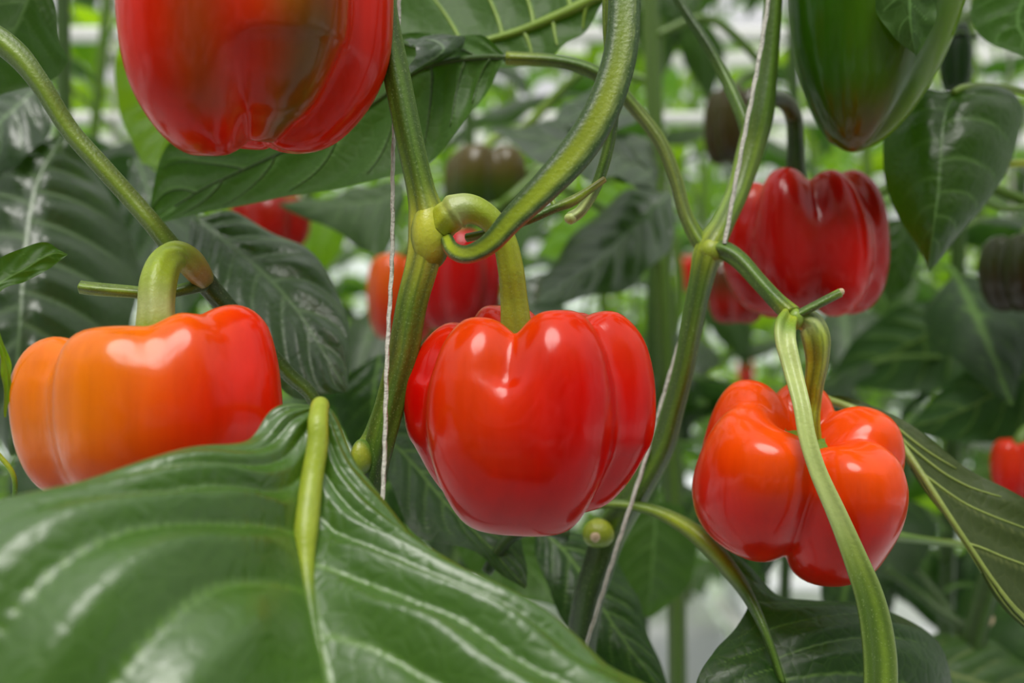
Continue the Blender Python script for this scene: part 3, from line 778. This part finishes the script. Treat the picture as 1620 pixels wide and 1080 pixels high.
# left plant leaves
leaf3('leaf', [(300, 345, .46), (300, 400, .455), (330, 470, .45), (400, 560, .45), (470, 625, .45), (545, 618, .45)],
      [(305, 340, .46), (350, 375, .46), (410, 425, .46), (462, 480, .455), (505, 545, .452), (548, 618, .45)],
      [(310, 338, .46), (370, 335, .47), (450, 370, .475), (520, 430, .47), (550, 510, .46), (550, 612, .45)],
      pl, M_LEAFG, 'top', nu=90, nv=44, veins=7, relief=.028, midw=.030, label='grey-green leaf with sunken veins between the orange pepper and the middle stem', seed=11, tilt=0.5)
leaf3('leaf', [(-60, 500, .34), (-20, 425, .345), (30, 395, .35), (70, 384, .355), (106, 402, .36)], [(-60, 510, .34), (-10, 455, .345), (40, 425, .35), (80, 402, .355), (106, 402, .36)],
      [(-50, 520, .34), (0, 462, .345), (40, 445, .35), (78, 425, .355), (106, 403, .36)], pl, M_LEAF, 'under', nu=40, nv=20, label='small pointed green leaf at the left edge above the orange pepper', seed=12, veins=5)
leaf3('leaf', [(-25, 480, .32), (-8, 540, .32), (2, 590, .32), (6, 660, .32)], [(-25, 478, .32), (2, 545, .32), (12, 600, .32), (8, 660, .32)], [(-20, 478, .32), (12, 560, .32), (18, 610, .32), (9, 660, .32)],
      pl, M_LEAFY, 'top', nu=30, nv=16, label='narrow leaf blade at the left edge beside the orange pepper', seed=13, veins=4)
tube('petiole', [(-30, 690, .33, 4), (0, 722, .33, 4), (18, 745, .33, 4), (24, 770, .33, 4), (20, 820, .33, 4)], pl, cols=(SYG, SYG, SYG, SG, SG))
# big quilted leaves far left, on a neighbouring plant
pn = empty('pepper_plant', P(40, 900, .62), 'neighbouring plant at the far left with big quilted grey-green leaves', 'plant')
tube('main_stem', [(-.36, .66, 2.0, .006), (-.35, .65, 1.6, .007), (-.36, .64, 1.3, .007), (-.34, .63, 1.0, .007), (-.33, .65, .02, .009)], pn, cols=(SG,), world=True, k=4, amp=.08)
leaf3('leaf', [(95, 215, .52), (20, 230, .54), (-60, 300, .56), (-90, 450, .57), (-60, 600, .57), (10, 720, .56)],
      [(100, 215, .52), (62, 280, .52), (45, 350, .52), (35, 450, .52), (28, 560, .53), (14, 720, .56)],
      [(105, 220, .52), (150, 270, .54), (200, 360, .56), (215, 470, .57), (170, 600, .57), (30, 720, .56)],
      pn, M_LEAFG, 'top', nu=110, nv=60, veins=9, relief=.034, midw=.030, slant=.12, bulge=.2, label='large quilted grey-green leaf filling the left edge', seed=15, tilt=0.55)
leaf3('leaf', [(70, 120, .55), (-10, 140, .56), (-70, 190, .58), (-100, 270, .6)], [(75, 122, .55), (30, 165, .55), (-20, 210, .56), (-100, 275, .6)], [(80, 125, .55), (78, 200, .56), (20, 262, .57), (-90, 285, .6)],
      pn, M_LEAFG, 'top', veins=6, relief=.02, label='small grey leaf at the left edge above the quilted leaf', seed=16, tilt=1.0)
leaf3('leaf', [(60, -60, .42), (-20, -30, .43), (-60, 60, .44), (-80, 130, .44)], [(62, -60, .42), (40, 10, .42), (0, 80, .43), (-80, 135, .44)], [(70, -55, .42), (96, 60, .42), (98, 118, .43), (0, 150, .44)],
      pl, M_LEAF, 'under', veins=6, label='dark leaf in the upper left corner with a curled light edge', seed=17)
leaf3('leaf', [(210, 250, .60), (190, 330, .61), (200, 430, .62), (262, 540, .62)], [(215, 248, .60), (240, 320, .6), (262, 420, .61), (264, 540, .62)], [(222, 250, .60), (300, 310, .62), (330, 420, .63), (268, 540, .62)],
      pn, M_LEAFG, 'top', veins=6, label='grey-green leaf between the left stem and the orange pepper stalk, in shade', seed=18, tilt=0.8)

# centre right leaves (grey, behind)
pm = empty('pepper_plant', P(1010, 1000, .78), 'blurred plant behind the central pepper carrying pale grey leaves', 'plant')
tube('main_stem', [(.12, .80, 2.0, .006), (.11, .79, 1.6, .006), (.12, .78, 1.3, .007), (.13, .78, 1.0, .007), (.13, .80, .02, .009)], pm, cols=(SG,), world=True, k=4, amp=.08)
tube('side_branch', [(.12, .78, 1.36, .004), (.07, .76, 1.40, .0035), (.03, .75, 1.42, .003)], pm, cols=(SG,), world=True)
leaf3('leaf', [(1010, 250, .60), (960, 195, .64), (880, 192, .66), (775, 200, .66)], [(1030, 272, .60), (960, 232, .62), (880, 222, .64), (774, 202, .66)], [(1030, 285, .58), (960, 280, .57), (880, 262, .58), (778, 206, .64)],
      pm, M_LEAFG, 'top', veins=6, label='pale grey leaf lying flat behind the sweeping petiole, pointing left', seed=21, tilt=1.2, relief=.02)
leaf3('leaf', [(1000, 170, .68), (960, 138, .7), (900, 160, .7), (868, 195, .7)], [(1005, 180, .66), (955, 170, .67), (910, 185, .68), (868, 196, .7)], [(1005, 195, .64), (950, 205, .64), (905, 205, .66), (869, 198, .7)],
      pm, M_LEAFG, 'top', veins=5, label='small whitish-grey leaf directly above the flat grey leaf', seed=22, tilt=1.2)
leaf3('leaf', [(975, 210, .62), (1020, 215, .64), (1042, 260, .64), (1040, 300, .62)], [(972, 220, .61), (995, 245, .61), (1018, 275, .61), (1040, 300, .62)], [(968, 232, .59), (965, 270, .58), (995, 292, .59), (1038, 302, .62)],
      pm, M_LEAFG, 'top', veins=5, label='grey leaf right of the sweeping petiole, behind its edge', seed=23, tilt=1.0)
leaf3('leaf', [(1060, 300, .66), (980, 305, .68), (910, 370, .70), (860, 430, .70), (840, 480, .68)], [(1062, 302, .66), (1010, 350, .66), (960, 400, .66), (905, 440, .67), (842, 482, .68)],
      [(1066, 306, .66), (1062, 380, .64), (1010, 440, .63), (930, 470, .65), (846, 484, .68)],
      pm, M_LEAFG, 'top', nu=60, nv=30, veins=8, relief=.022, label='dusky grey leaf left of the fork of the right stem', seed=24, tilt=0.6)
leaf3('leaf', [(1000, 300, .85), (960, 290, .86), (900, 330, .87), (850, 400, .87)], [(1002, 302, .85), (960, 335, .85), (910, 370, .86), (850, 402, .87)], [(1004, 304, .85), (985, 370, .84), (930, 420, .85), (852, 404, .87)],
      pm, M_LEAFY, 'under', veins=5, label='fresh green leaf behind the pedicel stub', seed=25)
leaf3('leaf', [(640, 290, .62), (590, 290, .63), (520, 310, .64), (440, 320, .65)], [(640, 300, .62), (590, 318, .62), (520, 322, .63), (440, 322, .65)], [(640, 320, .62), (600, 400, .60), (540, 370, .62), (442, 325, .65)],
      pm, M_LEAF, 'top', veins=6, relief=.02, label='dark leaf left of the middle stem with a light midrib', seed=26, tilt=0.8)
leaf3('leaf', [(800, 470, .72), (780, 520, .72), (790, 600, .72), (850, 640, .72)], [(830, 440, .72), (840, 500, .72), (850, 560, .72), (860, 640, .72)], [(860, 430, .72), (900, 490, .73), (930, 560, .73), (870, 640, .72)],
      pm, M_LEAFG, 'top', veins=6, label='grey veined leaf just above the right shoulder of the central pepper', seed=27, tilt=1.0)
leaf3('leaf', [(600, 690, .46), (610, 740, .45), (650, 830, .44), (760, 880, .44), (830, 930, .45)], [(600, 680, .46), (650, 730, .46), (700, 790, .455), (760, 850, .45), (832, 930, .45)],
      [(620, 650, .47), (720, 700, .48), (790, 800, .47), (830, 860, .46), (834, 925, .45)], pm, M_LEAFD, 'top', nu=70, nv=36, veins=8, label='dark leaf below and left of the central pepper', seed=28, tilt=0.5)
leaf3('leaf', [(540, 600, .55), (530, 640, .55), (560, 720, .55), (600, 760, .55)], [(600, 560, .56), (590, 630, .55), (590, 700, .55), (604, 762, .55)], [(680, 560, .57), (680, 640, .56), (650, 720, .56), (610, 765, .55)],
      pm, M_LEAFD, 'top', veins=6, label='dark green leaf behind the lower middle stem', seed=29)
# right-hand leaves
ps = empty('pepper_plant', P(1560, 1000, .62), 'plant at the right edge bearing the drooping broad leaf', 'plant')
tube('main_stem', [(.34, .62, 2.0, .006), (.345, .62, 1.6, .006), (.335, .61, 1.3, .007), (.285, .62, 1.1, .007), (.28, .62, .9, .007), (.29, .64, .02, .009)], ps, cols=(SG, SG, SGD, SGD, SGD, SGD), world=True, k=4, amp=.08)
lp = leaf3('leaf', [(1500, 146, .47), (1440, 142, .475), (1402, 180, .48), (1398, 260, .48), (1420, 340, .475), (1452, 390, .47), (1470, 428, .465)],
      [(1512, 144, .47), (1495, 185, .463), (1488, 240, .457), (1484, 300, .455), (1478, 350, .455), (1472, 395, .46), (1468, 430, .465)],
      [(1520, 146, .47), (1580, 132, .47), (1614, 170, .475), (1604, 250, .475), (1560, 320, .47), (1510, 385, .467), (1470, 430, .465)],
      ps, M_LEAF, 'top', nu=90, nv=50, veins=7, relief=.016, midw=.028, slant=.25, bulge=.22, label='drooping broad green leaf with curved pale veins, right of the upright red pepper', seed=31, tilt=0.05, vw=.012)
tube('petiole', [(1640, 150, .50, 5), (1580, 138, .49, 6), (1530, 138, .475, 6), (1508, 146, .469, 5)], lp, cols=(SGL, SGL, SGL, SGL))
leaf3('leaf', [(1620, -60, .46), (1560, -30, .46), (1535, 30, .46), (1570, 70, .46), (1650, 100, .46)], [(1630, -60, .46), (1620, -10, .46), (1610, 30, .46), (1620, 60, .46), (1655, 102, .46)], [(1700, -60, .46), (1700, 0, .46), (1700, 40, .46), (1690, 80, .46), (1660, 104, .46)],
      ps, M_LEAF, 'under', veins=5, label='leaf in the top right corner', seed=32)
leaf3('leaf', [(1440, -80, .40), (1395, -40, .40), (1385, 10, .402), (1410, 55, .404), (1448, 86, .405)], [(1445, -80, .40), (1440, -30, .398), (1440, 10, .398), (1442, 50, .40), (1449, 88, .405)], [(1450, -80, .40), (1480, -30, .402), (1482, 10, .404), (1472, 50, .404), (1450, 87, .405)],
      pr_, M_LEAF, 'under', veins=5, nu=40, nv=22, label='pointed leaf tip in front of the green pepper', seed=33)
tube('petiole', [(1660, 262, .50, 5), (1620, 258, .50, 6), (1580, 262, .50, 6), (1540, 270, .52, 5)], ps, cols=(SY, SY, SYG, SG))
tube('petiole', [(1530, 305, .55, 4), (1560, 320, .55, 4.5), (1590, 330, .55, 5), (1640, 326, .55, 5)], ps, cols=(SG, SG, SG, SG))
# olive leaf lower right
leaf3('leaf', [(1300, 626, .43), (1340, 628, .428), (1410, 655, .425), (1470, 700, .42), (1540, 745, .415), (1620, 792, .41), (1720, 870, .41), (1760, 1060, .41)],
      [(1296, 628, .43), (1345, 645, .428), (1395, 668, .42), (1440, 725, .41), (1490, 800, .40), (1548, 885, .395), (1620, 975, .395), (1760, 1070, .41)],
      [(1300, 630, .43), (1344, 650, .427), (1390, 672, .42), (1433, 730, .412), (1482, 806, .402), (1540, 892, .397), (1610, 985, .396), (1755, 1080, .41)],
      pr_, M_LEAFO, 'under', nu=90, nv=50, veins=6, ribs=(.26, .32, .07), rib_r=.011, slant=.42, relief=.012, wave=.008, label='long olive leaf seen from below, folded along its midrib, at the right edge', seed=34)
# bottom leaf with curved petiole
lr = leaf3('leaf', [(1120, 850, .405), (1150, 890, .40), (1182, 945, .392), (1170, 985, .388), (1130, 1030, .385), (1100, 1090, .38), (1110, 1230, .38), (1260, 1420, .38)],
      [(1125, 848, .405), (1160, 892, .40), (1190, 945, .393), (1210, 990, .388), (1226, 1040, .384), (1240, 1090, .382), (1262, 1220, .38), (1275, 1425, .38)],
      [(1130, 846, .405), (1176, 884, .402), (1225, 935, .402), (1290, 945, .405), (1400, 965, .41), (1500, 1030, .42), (1490, 1200, .42), (1290, 1420, .38)],
      pr_, M_LEAFD, 'top', nu=110, nv=60, veins=8, relief=.016, midw=.022, slant=.16, wave=.012, label='dark glossy leaf at the bottom below the lower right pepper, on an arching green petiole', seed=36, tilt=0.4, bulge=.25, vw=.006)
tube('petiole', [(905, 808, .43, 6), (935, 800, .43, 6), (975, 797, .428, 7), (1025, 805, .424, 9), (1070, 824, .418, 12), (1110, 852, .410, 15), (1150, 895, .40, 14), (1185, 945, .392, 10), (1213, 1005, .383, 7), (1238, 1080, .380, 6)], lr,
     cols=(SGD, SG, SGL, SGL, SYG, SYG, SYG, SG, SG, SG), stripe=thinstripe, k=3, amp=.1, label='arching petiole with a yellow-green crest')
# bottom centre dark leaves
leaf3('leaf', [(845, 838, .48), (855, 900, .475), (900, 990, .47), (960, 1060, .47), (1060, 1110, .47)], [(850, 830, .48), (900, 880, .478), (945, 950, .475), (1000, 1030, .47), (1062, 1110, .47)],
      [(870, 830, .49), (960, 860, .49), (1005, 940, .485), (1035, 1020, .48), (1064, 1108, .47)], pm, M_LEAFD, 'top', nu=60, nv=30, veins=8, label='dark leaf under the central pepper next to the cut node', seed=41, tilt=0.3)
leaf3('leaf', [(1000, 800, .62), (975, 860, .62), (985, 930, .62), (1020, 975, .62)], [(1040, 790, .62), (1035, 860, .615), (1030, 920, .615), (1024, 976, .62)], [(1080, 800, .63), (1100, 870, .63), (1085, 930, .63), (1030, 976, .62)],
      pm, M_LEAF, 'under', veins=6, label='light green blurred leaf above the white slab', seed=42)
leaf3('leaf', [(720, 860, .62), (740, 900, .62), (800, 940, .62), (880, 960, .62)], [(770, 840, .63), (800, 870, .63), (850, 910, .63), (882, 960, .62)], [(820, 840, .64), (870, 860, .64), (900, 900, .64), (885, 958, .62)],
      pm, M_LEAF, 'under', veins=5, label='mid green leaf below the central pepper, lit through', seed=43)
# right background dark leaves
leaf3('leaf', [(1600, 430, .78), (1480, 470, .80), (1380, 510, .82), (1310, 600, .84)], [(1600, 440, .78), (1500, 510, .78), (1410, 560, .80), (1312, 602, .84)], [(1600, 460, .78), (1560, 580, .76), (1450, 620, .78), (1320, 606, .84)],
      ps, M_LEAFD, 'under', veins=7, nu=60, nv=30, ribs=SG, label='broad dark leaf behind the lower right stalk, seen from below', seed=45)
leaf3('leaf', [(1400, 350, .72), (1385, 390, .72), (1390, 440, .72), (1405, 480, .72)], [(1430, 345, .72), (1425, 390, .715), (1418, 440, .715), (1406, 481, .72)], [(1452, 360, .72), (1455, 400, .72), (1440, 450, .72), (1408, 481, .72)],
      ps, M_LEAF, 'top', veins=5, label='small green leaf right of the upright red pepper', seed=46)
leaf3('leaf', [(1700, 520, .66), (1600, 545, .66), (1510, 600, .67), (1430, 680, .68)], [(1700, 540, .66), (1610, 600, .65), (1520, 650, .66), (1430, 682, .68)], [(1700, 600, .66), (1640, 680, .65), (1540, 700, .66), (1432, 684, .68)],
      ps, M_LEAFD, 'under', veins=6, ribs=SG, label='mid green leaf above the small red pepper at the right edge', seed=47)
leaf3('leaf', [(1400, 1040, .60), (1500, 1000, .62), (1600, 1030, .62), (1700, 1100, .62)], [(1390, 1060, .60), (1480, 1060, .6), (1580, 1090, .6), (1700, 1130, .62)], [(1380, 1080, .60), (1450, 1120, .58), (1560, 1170, .58), (1690, 1180, .6)],
      ps, M_LEAFO, 'top', veins=6, label='dull green leaf in the bottom right corner', seed=48)
tube('petiole', [(1390, 842, .47, 8), (1420, 848, .48, 8), (1470, 855, .50, 6), (1530, 862, .55, 5), (1560, 870, .6, 5)], pr_, cols=(SGL, SG, SG, SGL, SGL))

# small wiry side shoots in the gap, lower right
tube('side_branch', [(1400, 900, .66, 6), (1450, 935, .66, 6), (1500, 975, .65, 8), (1545, 1000, .64, 9)], ps, cols=(SGD,))
tube('side_branch', [(1425, 880, .68, 5), (1470, 925, .67, 6), (1510, 985, .65, 8), (1530, 1060, .64, 8)], ps, cols=(SGD,))
blob('leaf_scar', (1553, 980, .62), 20, 12, 16, (.4, .25, .1), ps, mat=M_PITH)

# ================================================================== BACKGROUND PLANTS
def proto_leaf(seed, droop, width, nu=22, nv=12, fold=.15, twist=0.0):
    """unit-length blade with its petiole, origin at the petiole base, pointing +X"""
    r_ = random.Random(seed)
    pet = 0.42; up = RAD(35)
    pts = []; x = z = 0.0; a = up
    mids = []
    for i in range(9):
        mids.append((x, z)); x += pet/8*cos(a); z += pet/8*sin(a); a -= (up+RAD(5))/8*(.5)
    px_, pz_, pa = x, z, a
    M_ = []; A_ = []
    for i in range(nu+1):
        M_.append((px_, pz_)); A_.append(pa)
        px_ += cos(pa)/nu; pz_ += sin(pa)/nu; pa -= droop/nu
    V, VE = [], []
    ph = r_.random()*6
    veins = 6
    for i in range(nu+1):
        t = i/nu
        wdt = width*(sin(pi*min(1, t**0.72))**0.85)*(1-.25*t)*1.05 if 0 < t < 1 else 0.0
        nx, nz = -sin(A_[i]), cos(A_[i])
        for j in range(nv+1):
            v = -1+2*j/nv; aa = abs(v)
            y = v*wdt*cos(fold*aa*3)
            h = wdt*fold*aa*1.2-wdt*.5*aa*aa*(.8)
            fr = ((t-.2*aa)*veins+(.5 if v > 0 else 0)) % 1; dist = min(fr, 1-fr)
            h += .020*(2*dist)**.7*min(1, aa*5)*(1-aa**4)
            h += .03*aa*aa*sin(2*pi*2.2*t+ph+v)*sin(pi*t)
            V.append((M_[i][0]+nx*h, y+twist*h, M_[i][1]+nz*h))
            side = exp(-(dist/.10)**2)*.7*(1-aa*.6); mid_ = exp(-(aa*wdt/(.018*(1-.7*t)))**2) if wdt > 0 else 1
            VE.append(max(side, mid_))
    Fc = []
    for i in range(nu):
        for j in range(nv):
            a = i*(nv+1)+j; Fc.append((a, a+nv+1, a+nv+2, a+1))
    # petiole tube
    b0 = len(V); ns_ = 6
    for i, (mx, mz) in enumerate(mids+[(M_[2][0], M_[2][1]-.004)]):
        for j in range(ns_):
            t = 2*pi*j/ns_; rr = .014
            V.append((mx-sin(up)*rr*cos(t)*.5, rr*sin(t), mz+rr*cos(t))); VE.append(1.0)
    for i in range(len(mids)):
        for j in range(ns_):
            a = b0+i*ns_+j; b = b0+i*ns_+(j+1) % ns_
            Fc.append((a, b, b+ns_, a+ns_))
    me = bpy.data.meshes.new('leaf'); me.from_pydata(V, [], Fc)
    me.polygons.foreach_set('use_smooth', [True]*len(me.polygons))
    at = me.attributes.new('vein', 'FLOAT', 'POINT'); at.data.foreach_set('value', np.array(VE, dtype=np.float32))
    # make sure +normal is up
    me.update()
    if sum(p.normal.z*p.area for p in me.polygons) < 0: me.flip_normals()
    return me
protos = {}
for mi, mat in enumerate((M_LEAF, M_LEAFG, M_LEAFY, M_LEAFD)):
    protos[mi] = []
    for q, (dr, wd, fo) in enumerate([(1.1, .27, .12), (1.7, .30, .18), (.7, .25, .10), (2.2, .28, .15)]):
        me = proto_leaf(50+q, dr, wd, fold=fo); me.materials.append(mat); protos[mi].append(me)

def put_leaf(parent, x, y, z, az, size, mi, q, tilt=0.0, roll=0.0):
    o = bpy.data.objects.new('leaf', protos[mi][q]); COL.objects.link(o); o.parent = parent
    po = parent.location
    o.location = (x-po.x, y-po.y, z-po.z); o.rotation_euler = (roll, tilt, az); o.scale = (size,)*3
    return o

def in_band(z, y, margin=0.30):
    return True

STEMS = []
def bg_plant(x, y, label, group, zmin, zmax, seed, step=.075, young=.25, size=(.13, .19), nstem=2, zs=0.0):
    r_ = random.Random(seed)
    root = empty('pepper_plant', (x, y, 0.0), label, 'plant', group)
    for s in range(nstem):
        sx_ = x+(s-.5)*.14; pts = []
        for k_ in range(9):
            z = zs+k_*(zmax*1.02-zs)/8
            pts.append((sx_+(s-.5)*.10*z/zmax+r_.uniform(-.012, .012), y+r_.uniform(-.012, .012), z, .0075-.002*z/zmax))
        tube('main_stem', pts, root, cols=(SGD, SG, SG, SGL) if len(pts) == 4 else (SG,), world=True, nside=8, per=4)
        STEMS.append((root, pts))
        az = r_.random()*6.28; z = zmin
        while z < zmax:
            kx = (z-zs)/(zmax*1.02-zs)*8; i0 = min(int(kx), 7); f = kx-i0
            cx = pts[i0][0]*(1-f)+pts[i0+1][0]*f; cy = pts[i0][1]*(1-f)+pts[i0+1][1]*f
            rel = z/zmax
            mi = 2 if r_.random() < young*(0.35+1.4*smooth(1.2, 2.0, z)) else (1 if r_.random() < .35 else 0)
            put_leaf(root, cx, cy, z, az, r_.uniform(*size), mi, r_.randrange(4), tilt=r_.uniform(-.35, .45), roll=r_.uniform(-.35, .35))
            az += 2.4+r_.uniform(-.4, .4); z += step*r_.uniform(.7, 1.2)
    return root

LBLA = 'blurred pepper plant in the row directly behind the sharp ones'
rows = [(1.15, 0.36, 'the first blurred row of plants', (1.06, 1.95), .075, .25, (.12, .17), 1.0),
        (1.95, 0.36, 'the second blurred row of plants', (0.9, 2.35), .075, .4, (.13, .19), .86),
        (2.75, 0.40, 'the third blurred row of plants', (0.3, 2.7), .085, .45, (.14, .20), 0.0),
        (3.9, 0.45, 'the farthest row of plants', (0.3, 2.9), .09, .5, (.16, .22), 0.0)]
seed = 100
ORD = ['first', 'second', 'third', 'fourth', 'fifth', 'sixth', 'seventh', 'eighth', 'ninth', 'tenth', 'eleventh', 'twelfth', 'thirteenth', 'fourteenth', 'fifteenth']
for (y, dx, gname, (z0, z1), st, yg, sz, zs) in rows:
    half = y*0.56+0.12
    nx_ = int(half/dx)
    for i in range(-nx_, nx_+1):
        seed += 1
        bg_plant(i*dx+rnd.uniform(-.08, .08)+(.1 if y > 1.5 else 0), y+rnd.uniform(-.08, .08), 'out-of-focus leafy pepper plant, %s from the left in %s' % (ORD[i+nx_], gname), gname, z0, z1, seed, step=st, young=yg, size=sz, zs=zs)
for (par_, pts_) in [(pn, [(-.36, .66, 2.0), (-.35, .65, 1.6), (-.36, .64, 1.3), (-.34, .63, 1.0)]), (pm, [(.12, .80, 2.0), (.11, .79, 1.6), (.12, .78, 1.3), (.13, .78, 1.0)]),
                     (ps, [(.34, .62, 2.0), (.345, .62, 1.6), (.335, .61, 1.3), (.285, .62, 1.1)])]:
    STEMS.append((par_, [(*p, .006) for p in pts_]))
for (e, col_) in ENDS:
    best = None
    for (root, pts) in STEMS:
        A = spline(pts, 80)
        d = np.linalg.norm(A[:, :3]-np.array(e+Vector((0, 0, .03))), axis=1); q = int(d.argmin())
        if best is None or d[q] < best[0]: best = (d[q], root, A[q])
    d, root, a = best; a = Vector(a[:3]); m_ = a.lerp(e, .5)+Vector((0, 0, .02+.08*d))
    tube('side_branch', [(*a, .0035), (*m_, .0035), (*e, .0038)], root, cols=(SG, SG, col_), world=True, nside=8, per=6)
# unseen row across the aisle, added behind the camera to darken the reflections
for i in range(-6, 7):
    bg_plant(i*.38, -0.95+rnd.uniform(-.05, .05), 'unseen pepper plant added behind the viewer to darken reflections', 'unseen plants added behind the viewer', 0.3, 2.7, 300+i, step=.085, size=(.17, .23))

# more leaves on the plants just behind the sharp ones
rq = random.Random(77)
for (par, x, y, zz, n_, yl) in [(ps, .34, .78, (1.10, 1.42), 13, 1), (pm, .12, .92, (1.12, 1.30), 8, 0), (pn, -.36, .78, (.95, 1.5), 10, 0), (pm, -.05, .95, (1.0, 1.34), 9, 0), (ps, .46, .80, (1.05, 1.5), 9, 0), (pm, .26, .95, (1.12, 1.26), 6, 0)]:
    tube('main_stem', [(x, y, 1.9, .005), (x+.01, y, 1.4, .0055), (x, y+.01, .9, .006), (x, y, .02, .007)], par, cols=(SGD,), world=True, nside=10, per=5)
    az = rq.random()*6
    for i in range(n_):
        z = zz[0]+(zz[1]-zz[0])*(i+rq.random()*.6)/n_
        put_leaf(par, x, y, z, az, rq.uniform(.12, .16), 3, rq.randrange(4), tilt=rq.uniform(-.1, .6), roll=rq.uniform(-.4, .4)); az += 2.4+rq.uniform(-.3, .3)
# leaves just above the picture that shade the upper fruit
for (par, x, y, z, az, sz_, q, tl) in [(pc, -.02, .34, 1.50, 3.0, .17, 1, -.1), (pl, -.25, .40, 1.60, .6, .17, 0, 0),
                              (pr_, .10, .40, 1.66, .2, .19, 1, 0), (pr_, .12, .42, 1.70, -.5, .18, 0, .1), (pr_, .10, .42, 1.72, .9, .18, 2, 0), (pc, .0, .36, 1.66, 1.2, .17, 0, 0),
                              (ps, .33, .60, 1.72, 2.8, .18, 0, 0), (ps, .33, .60, 1.66, 3.6, .18, 1, 0), (ps, .33, .60, 1.62, 4.2, .18, 2, 0), (pm, .12, .78, 1.75, 0.4, .18, 2, 0), (pm, .12, .78, 1.70, 2.4, .18, 0, 0),
                              (pn, -.35, .65, 1.72, 0.2, .18, 0, 0), (pn, -.35, .65, 1.68, 2.2, .18, 0, 0), (pn, -.35, .65, 1.62, -1.0, .18, 0, 0)]:
    put_leaf(par, x, y, z, az, sz_, 0, q, tilt=tl)

# distant foliage beyond the rows, not countable
rr_ = random.Random(5)
src = protos[0][1]; sv = np.zeros(len(src.vertices)*3); src.vertices.foreach_get('co', sv); sv = sv.reshape(-1, 3)
sve = np.zeros(len(src.vertices)); src.attributes['vein'].data.foreach_get('value', sve)
nvtx = 23*13
def foliage_mass(count, place, mat, label):
    allV = []; allF = []; allE = []; off = 0
    for k_ in range(count):
        x, y, z = place()
        e = Euler((rr_.uniform(-.5, .5), rr_.uniform(-.4, .6), rr_.uniform(0, 6.28))).to_matrix()
        s = rr_.uniform(.17, .27)
        v = (np.array(e) @ (sv[:nvtx]*s).T).T+np.array((x, y, z))
        allV.append(v.reshape(23, 13, 3)[::2, ::2].reshape(-1, 3)); allE.append(sve[:nvtx].reshape(23, 13)[::2, ::2].ravel())
        for i in range(11):
            for j in range(6):
                a = off+i*7+j; allF.append((a, a+7, a+8, a+1))
        off += 84
    o = link_mesh('distant_foliage', np.vstack(allV), allF, mat, vein=np.concatenate(allE))
    tag(o, label, 'foliage', kind='stuff')
foliage_mass(3000, lambda: (rr_.uniform(-4.2, 4.2), rr_.uniform(4.7, 6.8), 0.15+2.75*rr_.random()**.9), M_LEAFY, 'mass of far green leaves beyond the plant rows')
def ring():  # unseen leaves added around the camera so the fruit reflects less sky
    a = rr_.uniform(0, 1)
    z = 0.1+2.7*rr_.random()
    if a < .6: return (rr_.uniform(-3.0, 3.0), rr_.uniform(-2.1, -1.35), z)
    s = 1 if a < .8 else -1
    return (s*rr_.uniform(2.6, 3.3), rr_.uniform(-2, 2.6), z)
foliage_mass(3600, ring, M_LEAF, 'unseen foliage added to the sides and behind the viewer to darken reflections')

# white growing slabs under the rows
def slab(x0, x1, y, z, label, group=None):
    r = empty('growing_bag', ((x0+x1)/2, y, z), label, 'growing bag', group)
    bevel_box('bag_body', (x0, x1, y-.09, y+.09, z, z+.09), M_SLAB, r, .02)
    bevel_box('gutter_tray', (x0-.01, x1+.01, y-.13, y+.13, z-.03, z-.001), M_WHITE, r, .008)
    for k_ in range(3):
        xx = x0+(x1-x0)*(k_+.5)/3
        tube('tray_post', [(xx, y, z-.03, .012), (xx, y, .0, .012)], r, cols=((.6, .6, .6),), mat=M_WHITE, world=True, nside=10, per=2)
for i in range(5):
    slab(-2.12+i*.85, -1.33+i*.85, 1.95, .77, 'white wrapped growing bag, %s from the left under the second blurred row' % ORD[i], 'white growing bags, second row')
for i in range(3):
    slab(-1.40+i*.85, -.615+i*.85, 1.15, .905, 'white wrapped growing bag, %s from the left under the first blurred row' % ORD[i], 'white growing bags, first row')
tw_ = sorted([(.58, 1.2), (-.5, 1.2), (.28, 1.9), (-.12, 1.95), (-.75, 1.9), (.9, 2.0), (-1.1, 2.7), (.4, 2.7), (1.2, 2.7)], key=lambda p: p[0]/p[1])
for i, (x, y) in enumerate(tw_):
    twine('pale support twine in the blurred rows behind, %s of them from the left' % ORD[i], (x, y, 3.0), (x+.03, y, 1.0 if y < 1.5 else .87 if y < 2.2 else .02), .0017, group='support twines in the rows behind', world=True)
